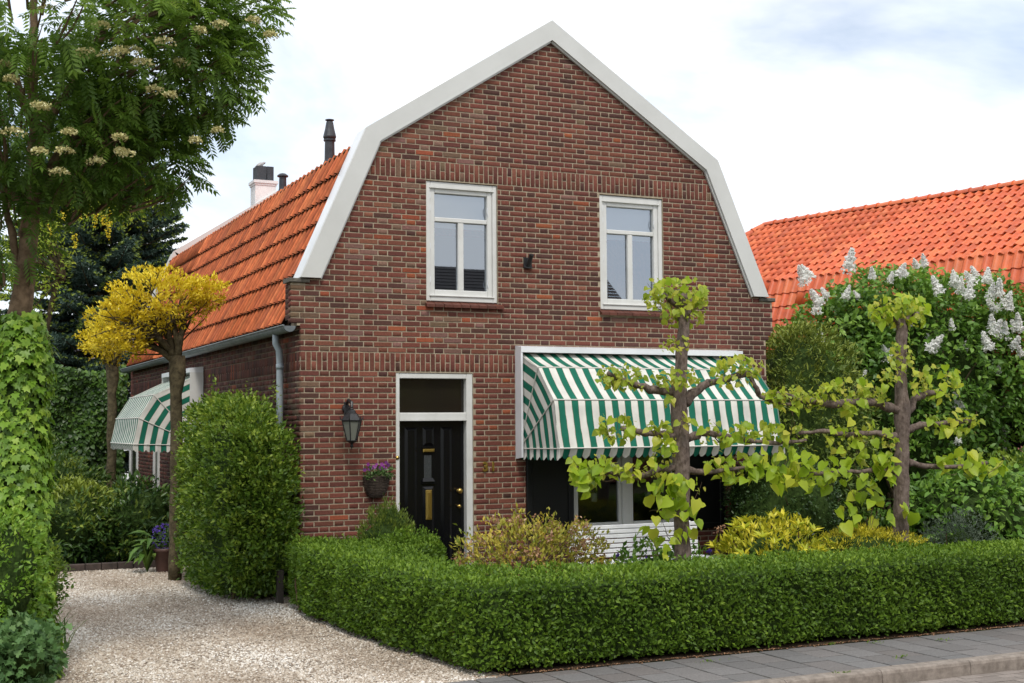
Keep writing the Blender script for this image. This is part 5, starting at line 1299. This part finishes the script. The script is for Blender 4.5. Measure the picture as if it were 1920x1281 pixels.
# ------------------------------------------------------------------ golden-leaved trees along the side wall
def golden(label, base, fork, crown, nb, nc, nl, seed):
    root = thing('golden_tree', (base[0], base[1], 0), label, 'tree'); fork = np.array(fork)
    pts, rad = [], []
    for i in range(13):
        t = i/12; pts.append(np.array(base)*(1-t)+fork*t+RNG.normal(size=3)*.008*(0 < i < 12)); rad.append(.078-.012*t+.012*random.random()+(.03 if i >= 11 else 0))
    MB().tube(pts, rad, 10).build('trunk', M['bark_dark'], root, True)
    parts, CC = [], []
    for ctr, rd in crown:
        n_ = int(nc*1.7*rd[0]*rd[2]/.5)
        p_, C, O = clumps(n_, nl, ctr, rd, (.07, .07, .045), shell=.35, L=(.04, .068), Wr=.45, up=.55, rand=.9, zt=.8, tint_j=.18); parts.append(p_); CC.append(C)
    CC = np.concatenate(CC); leaves_obj('foliage', parts, M['gold'], root)
    heads = []
    for ctr, rd in crown[:2]:
        for q in range(4):
            a = q*1.6+seed; heads.append(fork*.72+np.array(ctr)*.28+np.array([math.cos(a)*.16, math.sin(a)*.16, .10*q-.05]))
    for h in heads: MB().tube(*limb(fork-[0, 0, .08], h, .055, .034, .12), n=7).build('limb', M['bark_dark'], root, True)
    b = MB()
    for c in CC[RNG.choice(len(CC), min(nb, len(CC)), replace=False)]:
        h = heads[RNG.integers(len(heads))]; b.tube(*limb(h, c, .013, .004, .10), n=5)
    b.build('twigs', M['bark_dark'], root)['kind'] = 'stuff'
gf = at_y(332, 668, 2.4)
golden('golden-leaved tree with a flat pruned crown growing beside the tall evergreen', (-.914, 2.4, 0), (gf[0], 2.4, gf[2]),
       [((-1.15, 2.4, 3.50), (.62, .60, .40)), ((-1.62, 2.4, 3.10), (.40, .5, .42)), ((-.60, 2.4, 3.58), (.36, .45, .22))], 120, 210, 24, 1)
golden('slimmer golden-leaved tree standing beyond the striped side awning', (-.86, 8.15, 0), (-.90, 8.15, 2.95), [((-1.0, 8.15, 3.35), (.42, .42, .42))], 50, 230, 18, 2)

# ------------------------------------------------------------------ rowan with ivy on its trunk
RX, RY = -3.27, -3.6
row = thing('rowan_tree', (RX, RY, 0), 'large rowan tree with feathery leaves and cream blossom beside the gravel drive', 'tree')
def R3(u, v, dy=0.0): return at_y(u, v, RY+dy)
ppm = FPX/pix((RX, RY, 2))[2]
def px_tube(pts, n=8, name='limb', dy=0.0):
    p_, r_ = [], []
    for i in range(len(pts)-1):
        (u0, v0, a0), (u1, v1, a1) = pts[i], pts[i+1]
        for k in range(5):
            t = k/5; p_.append(R3(u0*(1-t)+u1*t, v0*(1-t)+v1*t, dy*(i+t))+RNG.normal(size=3)*.005); r_.append((a0*(1-t)+a1*t)/ppm)
    p_.append(R3(pts[-1][0], pts[-1][1], dy*(len(pts)-1))); r_.append(pts[-1][2]/ppm)
    return MB().tube(p_, r_, n).build(name, M['bark_rowan'], row, True)
tb = MB().tube([(RX, RY, 0), (RX, RY, 1.2), R3(28, 640), R3(45, 540), R3(52, 470), R3(58, 400), R3(62, 370)], [.15, .12, .10, .078, .068, .068, .075], 12).build('trunk', M['bark_rowan'], row, True)
for L_ in ([(58, 390, 18), (62, 330, 15), (66, 250, 12), (60, 120, 9), (70, -60, 6)], [(62, 385, 17), (82, 340, 14), (125, 270, 11), (170, 200, 8), (225, 110, 6), (260, 20, 4)], [(52, 395, 9), (20, 360, 8), (-20, 325, 6)],
           [(90, 325, 10), (150, 250, 8), (220, 225, 6), (290, 195, 4), (360, 160, 3)], [(62, 300, 9), (120, 180, 7), (200, 60, 5)], [(120, 275, 6), (200, 260, 5), (300, 240, 3)], [(45, 560, 8), (30, 480, 7), (10, 380, 6), (-20, 250, 4)], [(64, 240, 8), (20, 120, 6), (-40, 10, 4)]):
    px_tube(L_, 8, 'limb', random.uniform(-.12, .12))
cc = R3(48, 5); rp_, RC = [], []
for ctr, rd, n_ in ((cc, (1.72, 1.45, 1.20), 1900), (R3(310, 120), (.72, .75, .66), 950), (R3(70, 240), (.80, .9, .60), 760), (R3(410, 10), (.48, .5, .5), 300), (R3(20, 420), (.34, .35, .40), 130), (R3(250, 300), (.50, .5, .30), 300)):
    C, O = ell_pts(n_, ctr, rd, .55); n = len(C)
    D = nrm(O*.9+rdir(n)*.75+np.array([0, 0, .05])); NN = nrm(rdir(n)*.35+np.array([0, 0, 1.0])+O*.25); Ls = RNG.uniform(.15, .23, n)
    rp_.append(scatter(*PINN, C, D, NN, Ls, Ls*1.0, np.clip(.40+.22*RNG.normal(size=n)+.25*(C[:, 2]-cc[2]), 0, 1))); RC.append(C)
leaves_obj('foliage', rp_, M['rowan'], row)
b = MB(); RCA = np.concatenate(RC)
for c in RCA[RNG.choice(len(RCA), 260, replace=False)]:
    e = c+np.array([(RX-c[0])*.35, (RY-c[1])*.35, -.28]); b.tube(*limb(e, c, .011, .003, .08, 4), n=4)
b.build('twigs', M['bark_rowan'], row)['kind'] = 'stuff'
fl = [(225, 98), (205, 104), (247, 97), (160, 100), (10, 124), (268, 120), (75, 200), (82, 205), (412, 48), (120, 285), (235, 290), (225, 285), (110, 325), (290, 170), (320, 180), (310, 80), (375, 58), (475, 40), (508, 68), (90, 20), (25, 250), (20, 150), (225, 260), (75, 285), (366, 265), (408, 247), (130, 250), (190, 50), (60, 140), (340, 120), (180, 305)]
for u, v in fl:
    n = 90; c = R3(u, v, -random.uniform(.75, 1.25)); r = random.uniform(.045, .085)
    a = RNG.uniform(0, 6.28, n); q = np.sqrt(RNG.random(n)); P_ = c+np.stack([r*q*np.cos(a), r*q*np.sin(a), .025*(1-q*q)+RNG.normal(0, .006, n)], 1)
    V, F, t_ = scatter(*LEAF, P_, rdir(n)+[0, 0, .3], rdir(n)+[0, 0, 1], np.full(n, .022), np.full(n, .018), np.clip(RNG.normal(.4, .3, n), 0, 1))
    link(bpy.data.objects.new('blossom', np_mesh('blossom', V, F, M['cream'], {'tint': t_})), row)['kind'] = 'stuff'
# ivy
ivy = thing('ivy', (RX, RY, 0), 'bright green ivy climbing thickly over the trunk of the rowan', 'ivy')
V, F, _ = scatter(*IVY, np.zeros((1, 3)), np.array([[0, 1., 0]]), np.array([[0, 0, 1.]]), np.array([1.]), np.array([1.05]), .5)
M['ivy1'] = leaf_mat('ivy_leaf_single', (.10, .20, .016), (.20, .35, .03), (.32, .46, .05), .42, .3, objrand=True)
im = np_mesh('leaf', V, F, M['ivy1'])
def ivy_pts(n):
    z = RNG.uniform(.02, 2.78, n); a = RNG.uniform(0, 6.28, n); R_ = .215+.03*np.sin(z*5+1)+.10*np.clip((1.1-z)/1.1, 0, 1)-.09*np.clip((z-2.45)/.35, 0, 1)+.025*np.sin(a*3+z*4)
    cxy = np.array([RX+.045, RY]); rr = R_*(1-.22*RNG.random(n)**2)
    P_ = np.stack([cxy[0]+rr*np.cos(a), cxy[1]+rr*np.sin(a), z], 1); return P_, np.stack([np.cos(a), np.sin(a), np.zeros(n)], 1)
P_, O = ivy_pts(300*3); ok = (O@np.array([.42, -.9, 0]) > .25); P_, O = P_[ok][:290], O[ok][:290]
for p, o_ in zip(P_, O):
    p = p+o_*.025; D = nrm(np.array([0, 0, -1.])+rdir(1)[0]*.55+o_*.35); N_ = nrm(o_+rdir(1)[0]*.35+np.array([0, 0, .35])); X = nrm(np.cross(D, N_)); Z = np.cross(X, D); L_ = random.uniform(.05, .085)
    o = link(bpy.data.objects.new('leaf', im), ivy); o.matrix_basis = Matrix(((X[0]*L_, D[0]*L_, Z[0]*L_, p[0]), (X[1]*L_, D[1]*L_, Z[1]*L_, p[1]), (X[2]*L_, D[2]*L_, Z[2]*L_, p[2]), (0, 0, 0, 1)))
n = 3600; P_, O = ivy_pts(n)
lv = leaves_obj('leaves', [scatter(*IVY, P_, nrm(np.array([0, 0, -1.])+rdir(n)*.6+O*.3), nrm(O+rdir(n)*.4+np.array([0, 0, .3])), RNG.uniform(.045, .08, n), RNG.uniform(.05, .085, n), np.clip(RNG.normal(.5, .25, n), 0, 1))], M['ivy'], ivy); lv['kind'] = 'stuff'
MB().tube([(RX+.03, RY, .0), (RX+.04, RY, 1.0), (RX+.045, RY, 2.2), (RX+.05, RY, 2.6)], [.24, .185, .17, .11], 10).build('foliage_shade_core', M['core'], ivy, True)

# ------------------------------------------------------------------ laburnum, spruce, climber wall, rhododendrons
lb = at_y(140, 480, 4.6)
lab = thing('laburnum', (lb[0]-.45, 5.0, 0), 'yellow-green laburnum with hanging golden flower chains behind the rowan', 'tree')
p1, C, O = clumps(150, 12, (lb[0]-.55, 4.8, lb[2]), (.50, .5, .80), .12, shell=.3, L=(.045, .075), Wr=.45, up=-.2); p2, C2, O2 = clumps(90, 12, (lb[0]+.45, 4.8, lb[2]+.80), (.6, .5, .26), .12, shell=.3, L=(.045, .075), Wr=.45, up=-.2)
leaves_obj('foliage', [p1, p2], M['lab_leaf'], lab)
b = MB().tube(*limb((lb[0]-.45, 5.0, 0), (lb[0]-.2, 4.9, lb[2]-.3), .05, .035, .02), n=8)
for c in C[RNG.choice(len(C), 24)]: b.tube(*limb((lb[0]-.1, 4.9, lb[2]-.3), c, .02, .006), n=5)
b.build('trunk', M['bark_dark'], lab)
for u, v, h in ((200, 420, 46), (193, 400, 40), (207, 395, 44), (270, 345, 26), (262, 352, 28), (165, 390, 36), (152, 395, 34), (205, 430, 36), (140, 450, 30), (95, 430, 26), (120, 405, 24), (60, 465, 26), (178, 410, 34)):
    p = at_y(u, v, 4.2); L_ = h/(FPX/pix(p)[2]); n = 44; t = RNG.random(n); r = .035*(1-t)+.006; a = RNG.uniform(0, 6.28, n)
    P_ = p+np.stack([r*np.cos(a), r*np.sin(a), L_*.5-L_*t], 1); V, F, t_ = scatter(*LEAF, P_, rdir(n)+[0, 0, -.4], rdir(n), np.full(n, .03), np.full(n, .022), RNG.random(n))
    link(bpy.data.objects.new('flower_chain', np_mesh('flower_chain', V, F, M['lab_fl'], {'tint': t_})), lab)['kind'] = 'stuff'

SX, SY = .25, 18.0
spr = thing('blue_spruce', (SX, SY, 0), 'tall blue spruce with pale new tips rising behind the brick house', 'conifer')
MB().tube([(SX, SY, 0), (SX, SY, 5), (SX, SY, 9.8)], [.22, .14, .02], 10).build('trunk', M['bark_dark'], spr, True)
b = MB(); SP, SD, SN, ST = [], [], [], []; TP, TD = [], []
for zi in np.arange(1.0, 9.4, .27):
    R_ = 3.5*(1-(zi-1.0)/9.2)**.8+.2; nb = 11
    for k in range(nb):
        a = 2*math.pi*k/nb+zi*2.3+random.uniform(-.25, .25); rr = R_*random.uniform(.8, 1.12); d = np.array([math.cos(a), math.sin(a), 0]); p0 = np.array([SX, SY, zi+random.uniform(-.1, .1)])
        lift = .30 if zi > 5 else .05; p1 = p0+d*rr*.6+np.array([0, 0, -.06*rr+lift*rr*.2]); p2 = p0+d*rr+np.array([0, 0, .02*rr+lift*rr*.55]); b.tube([p0, p1, p2], [.028, .016, .006], 5)
        sidev = np.array([-d[1], d[0], 0])
        for j in range(12):
            t = .25+.75*j/11; pb = p0*(1-t)+p2*t+np.array([0, 0, -.05*math.sin(math.pi*t)]); sl_ = (1-t)*.55*rr*.6+.14
            for s in (-1, 1):
                dd = nrm(d*.75+sidev*s*.75+np.array([0, 0, random.uniform(-.15, .1)])); e = pb+dd*sl_*random.uniform(.7, 1.1); m_ = int(10+sl_*38)
                tt = np.linspace(.05, 1, m_)[:, None]; SP.append(pb*(1-tt)+e*tt); SD.append(nrm(dd*.8+rdir(m_)*.75)); ST.append(np.full(m_, random.gauss(.5, .2)))
                if random.random() < .85: TP.append(e); TD.append(dd)
b.build('branches', M['bark_dark'], spr)['kind'] = 'stuff'
SP, SD, ST = np.concatenate(SP), np.concatenate(SD), np.clip(np.concatenate(ST), 0, 1); n = len(SP)
q = [scatter(*LEAF, SP, SD, rdir(n), RNG.uniform(.07, .12, n), RNG.uniform(.028, .045, n), ST), scatter(*LEAF, SP, nrm(SD+rdir(n)*.9), rdir(n), RNG.uniform(.07, .12, n), RNG.uniform(.028, .045, n), ST)]
leaves_obj('needles', q, M['spruce'], spr)
TP, TD = np.array(TP), np.array(TD); n = len(TP)*5; P_ = np.repeat(TP, 5, 0); D = nrm(np.repeat(TD, 5, 0)+rdir(n)*.5)
leaves_obj('new_tips', [scatter(*LEAF, P_, D, rdir(n), RNG.uniform(.08, .14, n), RNG.uniform(.035, .055, n), RNG.random(n))], M['spruce_tip'], spr)

cw = thing('climber_wall', (-2.4, 13.9, 0), 'tall garden wall wholly covered in dark green climbing leaves', 'climber')
n = 26000; x = RNG.uniform(-6.5, .1, n); z = RNG.uniform(0, 3.15, n)*(1+.03*np.sin(x*3)); P_ = np.stack([x, 13.45+.10*np.sin(x*2.1+z*1.7)+.08*np.sin(x*5-z*3)+RNG.exponential(.06, n), z], 1)
leaves_obj('foliage', [scatter(*HEART, P_, nrm(np.array([0, -.3, -.8])+rdir(n)*.7), nrm(np.array([0, -1, .5])+rdir(n)*.5), RNG.uniform(.07, .12, n), RNG.uniform(.06, .1, n), np.clip(.35+.2*RNG.normal(size=n)+.12*np.sin(x*4+z*5)+.2*(z > 2.7), 0, 1))], M['climber'], cw)
MB().box(-6.5, .1, 13.62, 13.85, 0, 3.0).build('wall', M['core'], cw)
for lab_, ctr, rd, nc in (('dark rhododendron with whorled leaves beneath the striped side awning', (-.95, 5.1, .55), (.62, .85, .60), 300), ('yellow-green rhododendron bush at the end of the gravel drive', (-1.75, 5.3, .55), (.62, .9, .58), 320), ('broad rhododendron in front of the climber covered wall', (-1.9, 7.6, .72), (1.0, 1.1, .76), 380), ('tall leafy laurel bush behind the rhododendrons', (-2.3, 10.4, .9), (1.3, 1.1, 1.05), 420)):
    shrub('rhododendron' if 'rhodo' in lab_ else 'laurel', lab_, 'shrub', ctr, rd, M['rhodo'], nc, 12, .09, (.07, .125), .36, stems=8, core=.74, shell=.7, zmin=.06, up=.25, zt=(1.6 if 'yellow' in lab_ else .5 if 'dark' not in lab_ else -.3), tint_j=.2)
M['edging'] = noisy(mat('bed_edging', rough=.95), (.04, .03, .025), (.085, .06, .05), 12)
for i in range(8):
    tag(MB().cbox(-2.2+i*.21, -2.2+i*.21+.2, 4.02, 4.12, 0, .09, .008).build('edging_brick', M['edging']), 'dark brick laid as edging between gravel and rhododendrons', 'brick', 'edging bricks of the rhododendron bed')
pp = at_z(308, 1072, 0)
pot = thing('flower_pot', (pp[0], pp[1], 0), 'brown pot of small dark violet flowers beside the golden tree trunk', 'flower pot')
MB().lathe([(.10, .0), (.105, .01), (.135, .26), (.15, .27), (.15, .31), (.135, .31), (.13, .28)], (pp[0], pp[1], 0), 16).build('pot', M['terracotta'], pot, True)
n = 260; P_ = np.array([pp[0], pp[1], .42])+RNG.normal(size=(n, 3))*[.08, .08, .09]
leaves_obj('foliage', [scatter(*LEAF, P_, rdir(n), rdir(n), RNG.uniform(.03, .05, n), RNG.uniform(.018, .03, n), RNG.random(n))], M['pansy_leaf'], pot)
n = 150; P_ = np.array([pp[0], pp[1], .45])+nrm(RNG.normal(size=(n, 3)))*[.17, .17, .17]
leaves_obj('flowers', [scatter(*LEAF, P_, rdir(n), rdir(n), RNG.uniform(.025, .04, n), RNG.uniform(.025, .035, n), RNG.random(n))], M['blue_fl'], pot)
hp_ = thing('hosta', (pp[0]-.28, pp[1]+.05, 0), 'broad-leaved arching green plant beside the brown flower pot', 'plant')
n = 20; an = RNG.uniform(2.0, 4.6, n); ST_ = ([(0, 0, 0), (.5, .35, .10), (.35, .7, .02), (0, 1, -.22), (-.35, .7, .02), (-.5, .35, .10), (0, .5, .10)], [(0, 1, 6), (1, 2, 6), (2, 3, 6), (6, 3, 4), (6, 4, 5), (0, 6, 5)])
P_ = np.stack([np.full(n, pp[0]-.2)+RNG.normal(0, .05, n), np.full(n, pp[1])+RNG.normal(0, .07, n), RNG.uniform(.15, .48, n)], 1)
leaves_obj('leaves', [scatter(*ST_, P_, np.stack([np.cos(an), np.sin(an), RNG.uniform(-.5, .6, n)], 1), np.tile([0, -.3, 1.], (n, 1))+rdir(n)*.3, RNG.uniform(.22, .34, n), RNG.uniform(.06, .09, n), RNG.random(n))], M['grassy'], hp_)
leaves_obj('stalks', [scatter(*LEAF, np.tile([pp[0]-.22, pp[1], 0.], (12, 1)), nrm(rdir(12)*.3+[0, 0, 1]), rdir(12), np.full(12, .45), np.full(12, .012), RNG.random(12))], M['grassy'], hp_)

# ------------------------------------------------------------------ border along the left edge of the drive
def border_shrub(label, u, v, y, rad, m, **k):
    p = at_y(u, v, y); return shrub(k.pop('name', 'border_shrub'), label, 'shrub', (p[0], y, p[2]), rad, m, **k)
border_shrub('bright green bush at the foot of the ivy covered trunk', 5, 1085, -4.1, (.30, .42, .52), M['ivy'], nc=260, nl=13, cs=.06, L=(.03, .05), Wr=.5, core=.7, zmin=.03, shell=.7)
border_shrub('loose light green foliage beside the drive behind the ivy', 62, 1080, -2.6, (.24, .7, .34), M['euon'], nc=240, nl=12, cs=.06, L=(.03, .055), Wr=.5, core=.65, zmin=.03, shell=.6, zt=.5)
border_shrub('soft grey-green geranium clump beside the drive', 30, 1235, -4.55, (.28, .36, .26), M['gera'], nc=190, nl=9, cs=.06, L=(.04, .06), Wr=1.0, core=.7, zmin=.02, shell=.7, name='geranium', T=IVY)
dl = at_z(72, 1200, 0); day = thing('daylily', (dl[0], dl[1], 0), 'clump of arching strap leaves with one orange flower beside the gravel', 'plant')
BL = ([(-.5, 0, 0), (.5, 0, 0), (.42, .4, .10), (-.42, .4, .10), (.25, .75, .06), (-.25, .75, .06), (0, 1, -.10)], [(0, 1, 2), (0, 2, 3), (3, 2, 4), (3, 4, 5), (5, 4, 6)])
n = 170; an = RNG.uniform(0, 6.28, n); P_ = np.stack([dl[0]+RNG.normal(0, .09, n), dl[1]+RNG.uniform(-.9, .9, n), np.zeros(n)], 1)
leaves_obj('leaves', [scatter(*BL, P_, np.stack([np.cos(an)*.6, np.sin(an)*.6, RNG.uniform(.5, 1.1, n)], 1), nrm(np.stack([-np.cos(an), -np.sin(an), np.full(n, .6)], 1)), RNG.uniform(.26, .5, n), RNG.uniform(.012, .02, n), RNG.random(n))], M['grassy'], day)
op = at_y(97, 1127, dl[1]+.2); n = 7; an = np.arange(n)*2*math.pi/n
MB().tube([(dl[0]+.02, dl[1]+.2, 0), (op[0]-.02, dl[1]+.2, op[2]*.6), tuple(op)], .005, 5).build('stem', M['stem_green'], day)
leaves_obj('flower', [scatter(*LEAF, np.tile(op, (n, 1)), np.stack([np.cos(an), np.sin(an)*.6-.3, np.full(n, .5)], 1), np.tile([0, -1, .3], (n, 1)), np.full(n, .06), np.full(n, .03), RNG.random(n))], M['orange_fl'], day)
# weeds in the pavement joints and fallen bits at the hedge foot
wd = []
for u, v in ((1600, 1150), (1745, 1184), (1812, 1178), (1580, 1262), (1770, 1200), (1640, 1205), (1690, 1232), (1440, 1192), (1330, 1240), (1560, 1208), (1860, 1172)):
    p = at_z(u, v, .01); n = 22; P_ = p+RNG.normal(size=(n, 3))*[.045, .018, .002]; wd.append(scatter(*LEAF, P_, nrm(rdir(n)+[0, 0, .5]), rdir(n)+[0, 0, 1], RNG.uniform(.012, .03, n), RNG.uniform(.008, .014, n), RNG.uniform(.4, 1, n)))
o = leaves_obj('weeds', wd, M['hedge']); tag(o, 'tiny green weeds and moss growing in the pavement joints', 'weeds', kind='stuff')
n = 700; lx_ = RNG.uniform(-.1, 6, n); P_ = np.stack([lx_, -5.10-np.abs(RNG.normal(0, .03, n)), np.full(n, .012)], 1)
o = leaves_obj('leaf_litter', [scatter(*LEAF, P_, rdir(n)*[1, 1, .15], rdir(n)*.3+[0, 0, 1], RNG.uniform(.012, .03, n), RNG.uniform(.008, .016, n), RNG.random(n)*.6)], M['faded']); tag(o, 'dry brown leaf litter along the foot of the hedge', 'leaves', kind='stuff')
